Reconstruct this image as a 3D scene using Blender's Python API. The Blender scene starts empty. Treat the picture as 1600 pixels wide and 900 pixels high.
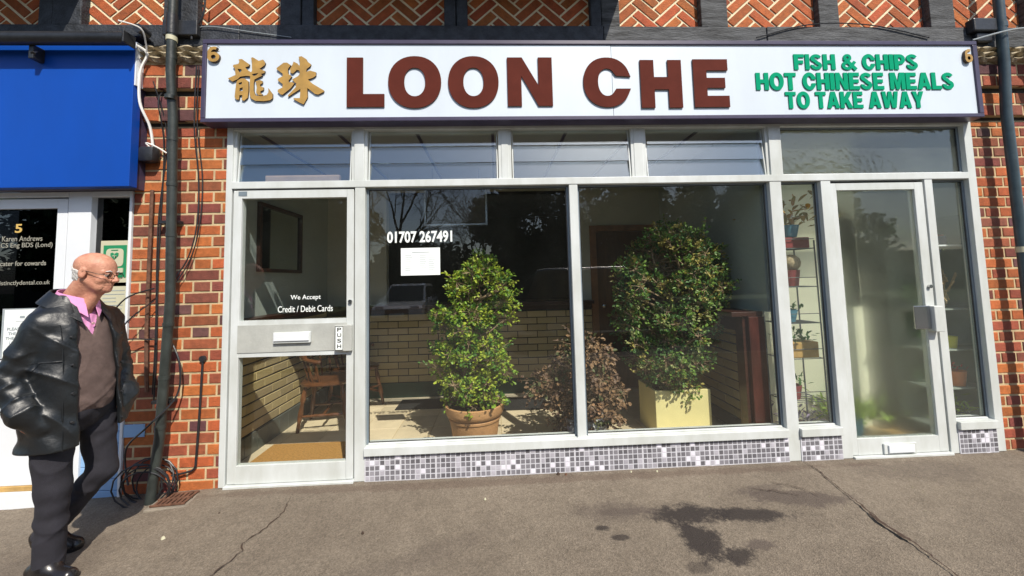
import bpy, bmesh, math, random
import numpy as np
from mathutils import Vector, Matrix, geometry
R=math.radians
scene=bpy.context.scene; COL=scene.collection
# ------------------------------------------------------------------ camera, sky, sun, exposure
D=600./228
cam_d=bpy.data.cameras.new('camera'); cam=bpy.data.objects.new('camera',cam_d); COL.objects.link(cam); scene.camera=cam
cam_d.sensor_width=36; cam_d.lens=13.5; cam_d.shift_y=-55/1600; cam_d.clip_start=.05; cam_d.clip_end=2000
CYAW,CPIT,CROL=R(-2.51436),R(3.95807),R(-1.43716)
cy,sy=math.cos(CYAW),math.sin(CYAW); cp,sp=math.cos(CPIT),math.sin(CPIT); cr,sr=math.cos(CROL),math.sin(CROL)
Mz=Matrix(((cy,sy,0),(-sy,cy,0),(0,0,1))); Mx=Matrix(((1,0,0),(0,cp,sp),(0,-sp,cp))); My=Matrix(((cr,0,sr),(0,1,0),(-sr,0,cr)))
Mw=(My@Mx@Mz)                       # world -> (right, forward, up)
rows=[Vector(Mw[0]),Vector(Mw[2]),-Vector(Mw[1])]
rot=Matrix((rows[0],rows[1],rows[2])).transposed().to_4x4()
cam.matrix_world=Matrix.Translation((0,-D,1.28))@rot
SUN=Vector((.45,-1,1.24)).normalized()
w=bpy.data.worlds.new('World'); scene.world=w; w.use_nodes=True
nt=w.node_tree; sky=nt.nodes.new('ShaderNodeTexSky'); sky.sky_type='NISHITA'; sky.sun_disc=False
sky.sun_elevation=math.asin(SUN.z); sky.sun_rotation=math.atan2(SUN.x,SUN.y)
bg=nt.nodes['Background']; nt.links.new(sky.outputs[0],bg.inputs[0]); bg.inputs[1].default_value=.13
sl=bpy.data.lights.new('sun','SUN'); sl.energy=4.6; sl.angle=R(.55); sl.color=(1,.93,.82)
so=bpy.data.objects.new('sun',sl); COL.objects.link(so); so.rotation_euler=SUN.to_track_quat('Z','Y').to_euler(); so.location=(3,-8,9)
vs=scene.view_settings; vs.view_transform='Standard'; vs.look='None'; vs.gamma=1; vs.exposure=.35; vs.use_curve_mapping=False
scene.cycles.max_bounces=10; scene.cycles.transparent_max_bounces=24
rng=random.Random(7)

# ------------------------------------------------------------------ materials
def nodes(m): 
    m.use_nodes=True; t=m.node_tree; return t,t.nodes,t.links,t.nodes['Principled BSDF']
MATS={}
def mat(name,color,rough=.6,var=.12,scale=6.,bump=.0,bscale=60.,metal=0.,spec=.5,attr=False,color2=None,coat=0.,stretch=None,blotch=.5):
    m=bpy.data.materials.new(name); t,n,l,p=nodes(m)
    tc=n.new('ShaderNodeTexCoord'); src=tc.outputs['Object']
    if stretch:
        mp=n.new('ShaderNodeMapping'); mp.inputs['Scale'].default_value=stretch; l.new(src,mp.inputs[0]); src=mp.outputs[0]
    no=n.new('ShaderNodeTexNoise'); no.inputs['Scale'].default_value=scale; no.inputs['Detail'].default_value=6; no.inputs['Roughness'].default_value=.65; l.new(src,no.inputs[0])
    mr=n.new('ShaderNodeMapRange'); mr.inputs[1].default_value=.3; mr.inputs[2].default_value=.7; l.new(no.outputs[0],mr.inputs[0])
    c1=tuple(min(1,c*(1+var)) for c in color[:3])+(1,); c2=(tuple(color2)+(1,)) if color2 else tuple(c*(1-var*1.4) for c in color[:3])+(1,)
    mx=n.new('ShaderNodeMix'); mx.data_type='RGBA'; l.new(mr.outputs[0],mx.inputs[0]); mx.inputs[6].default_value=c2; mx.inputs[7].default_value=c1
    out=mx.outputs[2]
    if attr:
        a=n.new('ShaderNodeVertexColor'); a.layer_name='Col'
        mu=n.new('ShaderNodeMix'); mu.data_type='RGBA'; mu.blend_type='MULTIPLY'; mu.inputs[0].default_value=1
        l.new(out,mu.inputs[6]); l.new(a.outputs[0],mu.inputs[7]); out=mu.outputs[2]
    l.new(out,p.inputs['Base Color']); p.inputs['Roughness'].default_value=rough; p.inputs['Metallic'].default_value=metal
    p.inputs['Specular IOR Level'].default_value=spec
    if coat: p.inputs['Coat Weight'].default_value=coat
    if bump:
        nb=n.new('ShaderNodeTexNoise'); nb.inputs['Scale'].default_value=bscale; nb.inputs['Detail'].default_value=5; l.new(src,nb.inputs[0])
        b=n.new('ShaderNodeBump'); b.inputs['Strength'].default_value=bump; b.inputs['Distance'].default_value=.01; l.new(nb.outputs[0],b.inputs['Height']); l.new(b.outputs[0],p.inputs['Normal'])
    MATS[name]=m; return m
def glass(name,tint=(.965,.98,.97),refl=1.0,haze=0.,hazecol=(.7,.75,.68),rough=0.,blur=0.,wav=0.,gtint=(1,1,1),bmix=.5,milk=0.):
    m=bpy.data.materials.new(name); t,n,l,p=nodes(m); n.remove(p); out=n['Material Output']
    g=n.new('ShaderNodeNewGeometry'); d=n.new('ShaderNodeVectorMath'); d.operation='DOT_PRODUCT'; l.new(g.outputs['Normal'],d.inputs[0]); l.new(g.outputs['Incoming'],d.inputs[1])
    def M(op,a,b=None):
        x=n.new('ShaderNodeMath'); x.operation=op
        for i,v in enumerate((a,b)):
            if v is None: continue
            if isinstance(v,(int,float)): x.inputs[i].default_value=v
            else: l.new(v,x.inputs[i])
        return x.outputs[0]
    f=M('ADD',M('MULTIPLY',M('POWER',M('SUBTRACT',1,M('ABSOLUTE',d.outputs['Value'])),5),.95*refl),.045*refl)
    f=M('MINIMUM',f,1)
    tr=n.new('ShaderNodeBsdfTransparent'); tr.inputs[0].default_value=tint+(1,)
    gl=n.new('ShaderNodeBsdfGlossy'); gl.inputs['Roughness'].default_value=rough; gl.inputs[0].default_value=gtint+(1,)
    base=tr.outputs[0]
    if wav:
        tc=n.new('ShaderNodeTexCoord'); no=n.new('ShaderNodeTexNoise'); no.inputs['Scale'].default_value=wav; no.inputs['Detail'].default_value=3; l.new(tc.outputs['Object'],no.inputs[0])
        b=n.new('ShaderNodeBump'); b.inputs['Strength'].default_value=.12; b.inputs['Distance'].default_value=.02; l.new(no.outputs[0],b.inputs['Height']); l.new(b.outputs[0],gl.inputs['Normal'])
    if blur:
        rf=n.new('ShaderNodeBsdfRefraction'); rf.inputs['IOR'].default_value=1.10; rf.inputs['Roughness'].default_value=blur; rf.inputs[0].default_value=tint+(1,)
        mb=n.new('ShaderNodeMixShader'); mb.inputs[0].default_value=bmix; l.new(base,mb.inputs[1]); l.new(rf.outputs[0],mb.inputs[2]); base=mb.outputs[0]
    if milk:
        tk=n.new('ShaderNodeBsdfTranslucent'); tk.inputs[0].default_value=(.86,.92,.82,1); mk=n.new('ShaderNodeMixShader'); mk.inputs[0].default_value=milk; l.new(base,mk.inputs[1]); l.new(tk.outputs[0],mk.inputs[2]); base=mk.outputs[0]
    if haze:
        tl=n.new('ShaderNodeBsdfDiffuse'); tl.inputs[0].default_value=hazecol+(1,)
        mh=n.new('ShaderNodeMixShader'); mh.inputs[0].default_value=haze
        tc=n.new('ShaderNodeTexCoord'); no=n.new('ShaderNodeTexNoise'); no.inputs['Scale'].default_value=3.; no.inputs['Detail'].default_value=8; l.new(tc.outputs['Object'],no.inputs[0])
        l.new(M('MULTIPLY',no.outputs[0],haze*2),mh.inputs[0])
        l.new(base,mh.inputs[1]); l.new(tl.outputs[0],mh.inputs[2]); base=mh.outputs[0]
    mx=n.new('ShaderNodeMixShader'); l.new(f,mx.inputs[0]); l.new(base,mx.inputs[1]); l.new(gl.outputs[0],mx.inputs[2]); l.new(mx.outputs[0],out.inputs[0])
    MATS[name]=m; return m

mat('brick',(1,1.05,1.0),.85,.34,22,.55,160,attr=True)
mat('mortar',(.55,.43,.25),.95,.18,14,.6,220)
mat('mortar_cream',(.78,.68,.46),.95,.12,14,.5,200)
mat('dark_mortar_gap_shade',(.05,.045,.04),.95,.2,20)  # dark dado joints; also colours the painted shadow gaps of the piers
mat('timber',(.032,.036,.044),.62,.45,14,.6,70,stretch=(1,1,1),spec=.4)
mat('weathered_sunlit_timber',(.075,.078,.082),.8,.6,9,.8,55,stretch=(.5,1,4))  # weathered grey, with the sunlit look of the right-hand timber painted in
mat('purple_frame',(.055,.045,.085),.35,.15,8)
mat('sign_white',(.60,.67,.74),.35,.02,3,spec=.4,color2=(.56,.62,.68),stretch=(1,1,.3))
mat('sign_brown',(.095,.020,.013),.85,.10,9,spec=.15)
mat('sign_green',(.0,.29,.15),.85,.04,9,spec=.1)
mat('gold',(.40,.235,.055),.4,.22,9)
mat('gold_edge',(.06,.03,.015),.5)
mat('alu',(.58,.61,.61),.42,.07,5,.05,30,spec=.45,color2=(.47,.49,.46),stretch=(1,1,.35))
mat('alu_grey',(.17,.21,.24),.4,.1,5)
mat('door_panel',(.42,.43,.40),.4,.1,9,.1,90)
mat('upvc',(.70,.73,.76),.35,.03,3)
mat('blue',(.003,.062,.375),.42,.05,1.6,spec=.25,color2=(.004,.055,.32),stretch=(1,1,.4))
mat('pale_blue',(.24,.42,.68),.55,.06,5)
mat('black_plastic',(.02,.021,.024),.4,.25,20,.15,40)
mat('pipe_dark',(.030,.036,.033),.42,.35,12,.1,40)
mat('pipe_blue',(.045,.07,.085),.38,.25,10,.05,30)
mat('rust',(.13,.06,.035),.8,.4,30,.4,80)
mat('white_cable',(.75,.75,.72),.5)
mat('tilestone',(.36,.30,.20),.9,.35,25,.7,60)
mat('asphalt_far',(.06,.06,.06),.9,.2,3,.3,80)
mat('concrete',(.22,.19,.15),.9,.2,8,.4,60)
mat('grass',(.06,.10,.025),.9,.4,6,.5,30)
mat('plaster',(.50,.50,.42),.85,.05,3)
mat('plaster_grey',(.40,.44,.41),.85,.05,3)
mat('cream_wall',(.86,.86,.66),.85,.05,2)
mat('ceiling',(.46,.45,.38),.85,.04,2)
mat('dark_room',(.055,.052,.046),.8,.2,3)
mat('dark_wood',(.045,.016,.010),.35,.3,9,stretch=(1,1,6))
mat('red_wood',(.065,.016,.011),.32,.35,7,stretch=(3,3,.6))
mat('door_wood',(.10,.045,.018),.4,.25,5,stretch=(6,6,.7))
mat('frame_wood',(.24,.11,.045),.4,.2,6)
mat('chair_wood',(.13,.050,.018),.28,.35,11,coat=.35)
mat('interior_brick',(1.18,1.12,1.0),.85,.12,30,.5,140,attr=True)
mat('floor_tile',(.50,.43,.31),.45,.12,5)
mat('skirt_tile',(.10,.11,.10),.4,.15,6)
mat('green_skirt',(.012,.05,.03),.5,.2,6)
mat('coir',(.55,.28,.07),.98,.25,70,.9,300)
mat('black_mat',(.012,.012,.013),.9,.2,60,.5,200)
mat('terracotta',(.50,.27,.12),.7,.14,9,.25,60)
mat('yellow_pot',(.74,.66,.32),.45,.05,5)
mat('soil',(.03,.02,.012),.95,.4,60,.8,90)
mat('jade',(2.1,2.1,1.6),.45,.12,20,attr=True,spec=.5)
mat('dry_leaf',(1,1,1),.6,.15,20,attr=True)
mat('bark',(.30,.21,.13),.85,.35,30,.6,60)
mat('leather',(.008,.010,.012),.43,.25,8,.18,55,spec=.55)
mat('jumper',(.125,.085,.075),.95,.14,60,.5,420)
mat('pink_shirt',(.66,.27,.50),.8,.04,30)
mat('trousers',(.017,.016,.023),.85,.2,25,.2,300)
mat('shoe',(.014,.012,.012),.25,.2,10)
mat('skin',(.52,.26,.17),.55,.10,38,.25,120,color2=(.42,.17,.11))
mat('hair',(.70,.68,.65),.7,.2,200,.8,260)
mat('eye_white',(.6,.55,.5),.25); mat('eye_dark',(.03,.02,.015),.2)
mat('metal_dark',(.10,.08,.06),.3,.1,9,metal=.8)
mat('white_paper',(.80,.84,.82),.7,.02,5)
mat('white_vinyl',(.82,.86,.83),.5,.02,5)
mat('print_grey',(.32,.36,.38),.7); mat('print_gold',(.62,.42,.12),.5); mat('print_cream',(.30,.29,.24),.6); mat('print_black',(.01,.01,.01),.6)
mat('cream_board',(.50,.48,.34),.6,.03,4); mat('aed_green',(.01,.22,.09),.6,.05,5)
mat('chrome',(.5,.5,.5),.25,.05,5,metal=1)
mat('wire',(.10,.11,.12),.4)
mat('mosaic',(1,1,1),.35,.15,40,attr=True); mat('grout',(.54,.54,.58),.85,.06,20)
mat('dirt_brown',(.05,.03,.02),.9)
mat('car_black',(.012,.013,.016),.18,.05,5,coat=1); mat('car_white',(.75,.76,.78),.25,.03,5,coat=1); mat('car_glass',(.01,.012,.014),.05,spec=.8); mat('tyre',(.02,.02,.02),.8); mat('lamp_white',(.7,.7,.72),.15)
mat('red_flower',(.45,.03,.05),.6); mat('pink_pot',(.55,.33,.33),.6); mat('purple_leaf',(.20,.16,.24),.8)
mat('orange_pot',(.62,.20,.07),.6); mat('yellow_plastic',(.62,.58,.06),.5); mat('navy',(.02,.03,.09),.5); mat('teal',(.05,.20,.30),.5); mat('maroon',(.22,.03,.035),.6)
mat('wicker',(.42,.33,.20),.8,.3,60,.6,90); mat('straw',(.52,.37,.20),.9,.3,40,.5,80); mat('crate_wood',(.48,.30,.10),.7,.2,12); mat('lime',(.28,.42,.05),.6); mat('green_plant',(.05,.14,.03),.6)
mat('lantern_glass',(.55,.75,.62),.3); mat('lantern_green',(.01,.16,.09),.4)
glass('glass_inner_face',tint=(.98,.99,.98),refl=0.)
glass('glass',tint=(.95,.965,.95),refl=1.6,haze=.007); glass('door_glass_dark',tint=(.93,.95,.93),refl=1.6,haze=.006)
glass('louvre_glass',tint=(.90,.93,.95),refl=3.8,gtint=(.84,.95,1.))
glass('misted_glass',tint=(.95,.97,.95),haze=.03,blur=.95,refl=1.2,bmix=.72,milk=.15)
glass('clear_misted_glass',tint=(.96,.98,.96),haze=.04,refl=1.1,milk=.07)
glass('rippled_glass',tint=(.92,.93,.88),haze=.05,blur=.9,refl=2.2,wav=22,bmix=.75,milk=.16)
glass('black_glass',tint=(.10,.10,.11),refl=1.9)
glass('spectacle_lens',tint=(.80,.78,.75),refl=1.2)

for nm in ('jade',):
    m=MATS[nm]; t,n,l=m.node_tree,m.node_tree.nodes,m.node_tree.links; p=n['Principled BSDF']; tl=n.new('ShaderNodeBsdfTranslucent'); l.new(p.inputs['Base Color'].links[0].from_socket,tl.inputs[0]); mx=n.new('ShaderNodeMixShader'); mx.inputs[0].default_value=.25
    l.new(p.outputs[0],mx.inputs[1]); l.new(tl.outputs[0],mx.inputs[2]); l.new(mx.outputs[0],n['Material Output'].inputs[0])
# asphalt with stains
def pavement_mat():
    m=bpy.data.materials.new('pavement_asphalt'); t,n,l,p=nodes(m); MATS['pavement']=m
    tc=n.new('ShaderNodeTexCoord')
    def noise(s,d=6,r=.6,src=None):
        x=n.new('ShaderNodeTexNoise'); x.inputs['Scale'].default_value=s; x.inputs['Detail'].default_value=d; x.inputs['Roughness'].default_value=r; l.new(src or tc.outputs['Object'],x.inputs[0]); return x
    def mrange(v,a,b,c=0,d=1):
        x=n.new('ShaderNodeMapRange'); x.inputs[1].default_value=a; x.inputs[2].default_value=b; x.inputs[3].default_value=c; x.inputs[4].default_value=d; x.interpolation_type='SMOOTHSTEP'; l.new(v,x.inputs[0]); return x.outputs[0]
    def mix(f,a,b,mode='MIX'):
        x=n.new('ShaderNodeMix'); x.data_type='RGBA'; x.blend_type=mode
        if isinstance(f,float): x.inputs[0].default_value=f
        else: l.new(f,x.inputs[0])
        for i,v in ((6,a),(7,b)):
            if isinstance(v,tuple): x.inputs[i].default_value=v+(1,)
            else: l.new(v,x.inputs[i])
        return x.outputs[2]
    col=mix(mrange(noise(1.3).outputs[0],.30,.72),(.162,.132,.101),(.206,.170,.130))
    col=mix(mrange(noise(9,8,.75).outputs[0],.42,.62),col,mix(1.0,col,(.88,.875,.87),'MULTIPLY'))
    col=mix(mrange(noise(75,4,.7).outputs[0],.40,.62),mix(1.0,col,(.89,.89,.89),'MULTIPLY'),mix(1.0,col,(1.06,1.06,1.06),'MULTIPLY'))
    vo=n.new('ShaderNodeTexVoronoi'); vo.inputs['Scale'].default_value=170; l.new(tc.outputs['Object'],vo.inputs[0])
    col=mix(mrange(vo.outputs['Color'],.0,1.),mix(1.0,col,(.74,.74,.74),'MULTIPLY'),mix(1.0,col,(1.2,1.2,1.2),'MULTIPLY'))
    sp=noise(260,2,.5); col=mix(mrange(sp.outputs[0],.68,.78),col,(.42,.38,.32))
    # spill stains: soft ellipses broken by noise
    ns=noise(26,9,.82); nlo=noise(5,5,.6)
    def stain(x,y,rx,ry,rot,strength,dark):
        nonlocal col
        mp=n.new('ShaderNodeMapping'); mp.vector_type='TEXTURE'; mp.inputs['Location'].default_value=(x,y,0); mp.inputs['Rotation'].default_value=(0,0,rot); mp.inputs['Scale'].default_value=(rx,ry,1e3); l.new(tc.outputs['Object'],mp.inputs[0])
        ln=n.new('ShaderNodeVectorMath'); ln.operation='LENGTH'; l.new(mp.outputs[0],ln.inputs[0])
        a=n.new('ShaderNodeMath'); a.operation='MULTIPLY_ADD'; l.new(ns.outputs[0],a.inputs[0]); a.inputs[1].default_value=1.6; l.new(ln.outputs['Value'],a.inputs[2])
        b=n.new('ShaderNodeMath'); b.operation='MULTIPLY_ADD'; l.new(nlo.outputs[0],b.inputs[0]); b.inputs[1].default_value=1.2; l.new(a.outputs[0],b.inputs[2])
        f=mrange(b.outputs[0],1.85,2.25,strength,0)
        col=mix(f,col,dark)
    dk=(.030,.024,.022); md=(.075,.058,.05)
    stain(1.02,-.50,.26,.13,0,.95,dk); stain(1.37,-.53,.30,.085,-.06,.92,dk); stain(.99,-.70,.16,.20,.5,.95,dk); stain(1.10,-.80,.14,.09,.2,.9,dk)
    stain(.60,-.44,.30,.15,0,.45,md); stain(.68,-.45,.24,.05,0,.5,md); stain(.52,-.57,.06,.03,0,.85,dk); stain(1.25,-.74,.12,.05,0,.7,md); stain(.60,-.65,.07,.03,0,.8,dk); stain(.88,-.86,.08,.04,0,.5,dk)
    stain(1.72,-.40,.42,.11,-.1,.72,md); stain(1.55,-.30,.30,.05,.2,.45,md)
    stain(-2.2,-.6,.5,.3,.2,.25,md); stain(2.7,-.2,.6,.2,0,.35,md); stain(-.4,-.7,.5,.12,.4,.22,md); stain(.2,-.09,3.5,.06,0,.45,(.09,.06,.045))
    l.new(col,p.inputs['Base Color']); p.inputs['Roughness'].default_value=.9; p.inputs['Specular IOR Level'].default_value=.3
    b=n.new('ShaderNodeBump'); b.inputs['Strength'].default_value=.75; b.inputs['Distance'].default_value=.004; l.new(vo.outputs['Distance'],b.inputs['Height'])
    b2=n.new('ShaderNodeBump'); b2.inputs['Strength'].default_value=.5; b2.inputs['Distance'].default_value=.02; l.new(noise(7,6).outputs[0],b2.inputs['Height']); l.new(b.outputs[0],b2.inputs['Normal']); l.new(b2.outputs[0],p.inputs['Normal'])
pavement_mat()

# ------------------------------------------------------------------ mesh helpers
class MB:
    def __init__(s): s.v=[]; s.f=[]; s.m=[]; s.c=[]; s.mi=0; s.col=(1,1,1)
    def add(s,vs,fs):
        o=len(s.v); s.v+= [tuple(v) for v in vs]
        for f in fs: s.f.append(tuple(i+o for i in f)); s.m.append(s.mi); s.c.append(s.col)
    def box(s,x0,x1,y0,y1,z0,z1,b=0.):
        if b<=0:
            s.add([(x0,y0,z0),(x1,y0,z0),(x1,y1,z0),(x0,y1,z0),(x0,y0,z1),(x1,y0,z1),(x1,y1,z1),(x0,y1,z1)],[(0,3,2,1),(4,5,6,7),(0,1,5,4),(1,2,6,5),(2,3,7,6),(3,0,4,7)])
            return
        b=min(b,(x1-x0)/2.2,(y1-y0)/2.2,(z1-z0)/2.2)
        bm=bmesh.new(); bmesh.ops.create_cube(bm,size=1)
        for v in bm.verts: v.co=Vector(((x0+x1)/2+v.co.x*(x1-x0),(y0+y1)/2+v.co.y*(y1-y0),(z0+z1)/2+v.co.z*(z1-z0)))
        bmesh.ops.bevel(bm,geom=bm.edges[:],offset=b,segments=2,profile=.5,affect='EDGES')
        bm.verts.index_update(); s.add([v.co for v in bm.verts],[[v.index for v in f.verts] for f in bm.faces]); bm.free()
    def tube(s,pts,r,n=8,cap=True):
        pts=[Vector(p) for p in pts]; rr=r if isinstance(r,(list,tuple)) else [r]*len(pts)
        ring=[]; up=None
        for i,p in enumerate(pts):
            d=(pts[min(i+1,len(pts)-1)]-pts[max(i-1,0)])
            if d.length<1e-9: d=Vector((0,0,1))
            d.normalize()
            if up is None: up=d.orthogonal().normalized()
            up=(up-d*up.dot(d)); up=up.normalized() if up.length>1e-6 else d.orthogonal().normalized()
            w_=d.cross(up); ring+= [p+(up*math.cos(a)+w_*math.sin(a))*rr[i] for a in (2*math.pi*k/n for k in range(n))]
        fs=[]
        for i in range(len(pts)-1):
            for k in range(n): fs.append((i*n+k,i*n+(k+1)%n,(i+1)*n+(k+1)%n,(i+1)*n+k))
        if cap: fs.append(tuple(range(n-1,-1,-1))); fs.append(tuple((len(pts)-1)*n+k for k in range(n)))
        s.add(ring,fs)
    def lathe(s,prof,c=(0,0,0),n=28,sx=1,sy=1):
        vs=[];fs=[]
        for r,z in prof:
            for k in range(n):
                a=2*math.pi*k/n; vs.append((c[0]+r*sx*math.cos(a),c[1]+r*sy*math.sin(a),c[2]+z))
        for i in range(len(prof)-1):
            for k in range(n): fs.append((i*n+k,i*n+(k+1)%n,(i+1)*n+(k+1)%n,(i+1)*n+k))
        fs.append(tuple(range(n-1,-1,-1))); fs.append(tuple((len(prof)-1)*n+k for k in range(n)))
        s.add(vs,fs)
    def prism(s,loops,y0,y1,side=None,inset=0.):
        """2D loops in x,z (first outer, rest holes) extruded from y0 (front) to y1"""
        L3=[[Vector((x,z,0)) for x,z in lp] for lp in loops]
        tri=geometry.tessellate_polygon(L3); flat=[p for lp in loops for p in lp]; N=len(flat)
        vs=[(x,y0,z) for x,z in flat]+[(x,y1,z) for x,z in flat]; fs=[]
        for a,b,c in tri:
            pa,pb,pc=flat[a],flat[b],flat[c]
            area=(pb[0]-pa[0])*(pc[1]-pa[1])-(pb[1]-pa[1])*(pc[0]-pa[0])
            if area<0: b,c=c,b
            fs.append((a,b,c)); fs.append((c+N,b+N,a+N))
        s.add(vs,fs)
        mi=s.mi
        if side is not None: s.mi=side
        o=0; fs=[]
        for li,lp in enumerate(loops):
            k=len(lp); ar=sum(lp[i][0]*lp[(i+1)%k][1]-lp[(i+1)%k][0]*lp[i][1] for i in range(k))
            for i in range(k):
                j=(i+1)%k; q=(o+i,o+i+N,o+j+N,o+j)
                if (ar<0)^(li>0): q=q[::-1]
                fs.append(q)
            o+=k
        s.add(vs,fs); s.mi=mi
    def build(s,name,mats,parent=None,smooth=False,loc=None):
        me=bpy.data.meshes.new(name); me.from_pydata(s.v,[],s.f)
        for m in (mats if isinstance(mats,(list,tuple)) else [mats]): me.materials.append(MATS[m] if isinstance(m,str) else m)
        me.polygons.foreach_set('material_index',s.m)
        if any(c!=(1,1,1) for c in s.c):
            a=me.color_attributes.new('Col','FLOAT_COLOR','CORNER'); 
            cc=np.ones((len(me.loops),4),dtype=np.float32); lt=np.array([len(f) for f in s.f]); cc[:,:3]=np.repeat(np.array(s.c,dtype=np.float32),lt,axis=0)
            a.data.foreach_set('color',cc.ravel())
        if smooth:
            me.polygons.foreach_set('use_smooth',[True]*len(me.polygons))
        me.update(); 
        return link(me,name,parent,smooth)
def link(me,name,parent=None,smooth=False):
    o=bpy.data.objects.new(name,me); COL.objects.link(o)
    if smooth and hasattr(me,'set_sharp_from_angle'): me.set_sharp_from_angle(angle=R(40))
    if parent:
        o.parent=parent
        o.matrix_parent_inverse=Matrix.Translation(-world_loc(parent))
    return o
def world_loc(o):
    return Vector(o.get('_w',(0,0,0)))
def tag(o,label=None,cat=None,group=None,kind=None):
    if label:o['label']=label
    if cat:o['category']=cat
    if group:o['group']=group
    if kind:o['kind']=kind
    return o
def thing(name,loc,label,cat,group=None):
    o=bpy.data.objects.new(name,None); COL.objects.link(o); o.location=loc; o['_w']=tuple(loc); o.empty_display_size=.1
    return tag(o,label,cat,group)
def bx(name,m,x0,x1,y0,y1,z0,z1,parent=None,b=0.):
    q=MB(); q.box(x0,x1,y0,y1,z0,z1,b); return q.build(name,m,parent)
_txt={}
def text_loops(body,offset=0.):
    c=bpy.data.curves.new('txt','FONT'); c.body=body; c.offset=offset; c.resolution_u=5; c.extrude=.01
    o=bpy.data.objects.new('txt',c); COL.objects.link(o); bpy.context.view_layer.update()
    me=bpy.data.meshes.new_from_object(o.evaluated_get(bpy.context.evaluated_depsgraph_get())); bpy.data.objects.remove(o); bpy.data.curves.remove(c)
    return me
def text(name,body,x0,x1,z0,z1,yf,th,m,parent=None,offset=0.,mats=None,rot=None):
    """lettering whose bounding box is fitted to x0..x1, z0..z1, front at y=yf, thickness th"""
    me=text_loops(body,offset); co=np.empty(len(me.vertices)*3); me.vertices.foreach_get('co',co); co=co.reshape(-1,3)
    mn,mxx=co.min(0),co.max(0); sc=(mxx-mn); sc[sc==0]=1
    u=(co-mn)/sc; out=np.stack([x0+u[:,0]*(x1-x0), yf+(1-u[:,2])*th, z0+u[:,1]*(z1-z0)],1)
    me.vertices.foreach_set('co',out.ravel()); me.materials.clear(); me.materials.append(MATS[m])
    if mats:
        me.materials.append(MATS[mats])
        for p in me.polygons:
            if abs(p.normal.z)<.5: p.material_index=1
    me.update(); me.name=name
    return link(me,name,parent)

# ------------------------------------------------------------------ ground
def ground_z(x,y):
    z=.03*min(0,y) if y>-4 else -.12
    if x<-1.75: z-=.035*min(1.3,(-1.75-x))*(1)
    return z
def sheet(name,m,x0,x1,y0,y1,nx,ny,fz,kind='structure'):
    q=MB(); vs=[(x0+(x1-x0)*i/nx,y0+(y1-y0)*j/ny,0) for j in range(ny+1) for i in range(nx+1)]
    vs=[(a,b,fz(a,b)) for a,b,_ in vs]
    q.add(vs,[(j*(nx+1)+i,j*(nx+1)+i+1,(j+1)*(nx+1)+i+1,(j+1)*(nx+1)+i) for j in range(ny) for i in range(nx)])
    o=q.build(name,m,None,True); o['kind']=kind; return o
rr=random.Random(3)
pave=sheet('pavement','pavement',-9,9,-4,.02,90,24,lambda x,y:ground_z(x,y)+ (0.003*math.sin(3.1*x+1.7*y)+.003*math.sin(5.3*y-2*x) if y<-.1 else 0)-.001)
tag(bx('kerb','concrete',-60,60,-4.14,-4,-.4,-.11,None,.01),kind='structure')
sheet('road','asphalt_far',-60,60,-14,-4.14,4,4,lambda x,y:-.24)
sheet('verge','grass',-60,60,-60,-14,4,4,lambda x,y:-.2)
sheet('ground','grass',-400,400,-400,400,4,4,lambda x,y:-.45)
# cracks in the asphalt
def crack(pts,wd,label):
    q=MB(); P=[]; r=random.Random(len(pts)*7)
    for i in range(len(pts)-1):
        a,b=Vector(pts[i]),Vector(pts[i+1]); n=max(4,int((b-a).length/.018))
        for k in range(n): 
            p=a.lerp(b,k/n); P.append((p.x+r.uniform(-.006,.006),p.y+r.uniform(-.006,.006)))
    vs=[];fs=[]
    for i,(x,y) in enumerate(P):
        ww=wd*(.4+1.2*r.random())*(1 if i>3 else .3)
        dx=P[min(i+1,len(P)-1)][0]-P[max(i-1,0)][0]; dy=P[min(i+1,len(P)-1)][1]-P[max(i-1,0)][1]; L=math.hypot(dx,dy) or 1
        nx_,ny_=-dy/L*ww/2,dx/L*ww/2; z=ground_z(x,y)+.0075
        vs+=[(x+nx_,y+ny_,z),(x-nx_,y-ny_,z)]
    for i in range(len(P)-1): fs.append((2*i,2*i+2,2*i+3,2*i+1))
    q.add(vs,fs); o=q.build('crack','dirt_brown',pave); return o
crack([(2.06,.0),(2.05,-.15),(2.02,-.28),(1.985,-.50),(1.95,-.70),(1.962,-.80),(1.93,-1.0),(1.97,-1.4),(1.9,-2)],.007,'')
crack([(1.99,-.5),(1.955,-.62),(1.957,-.74),(1.96,-.8)],.016,'')
crack([(-1.27,-.16),(-1.23,-.30),(-1.25,-.43),(-1.30,-.55),(-1.27,-.60),(-1.30,-.72),(-1.36,-.85),(-1.4,-1.3)],.006,'')
crack([(1.62,-.18),(1.70,-.27),(1.80,-.33),(1.84,-.42)],.004,'')
crack([(1.45,-.28),(1.62,-.34),(1.74,-.40)],.004,'')

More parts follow.
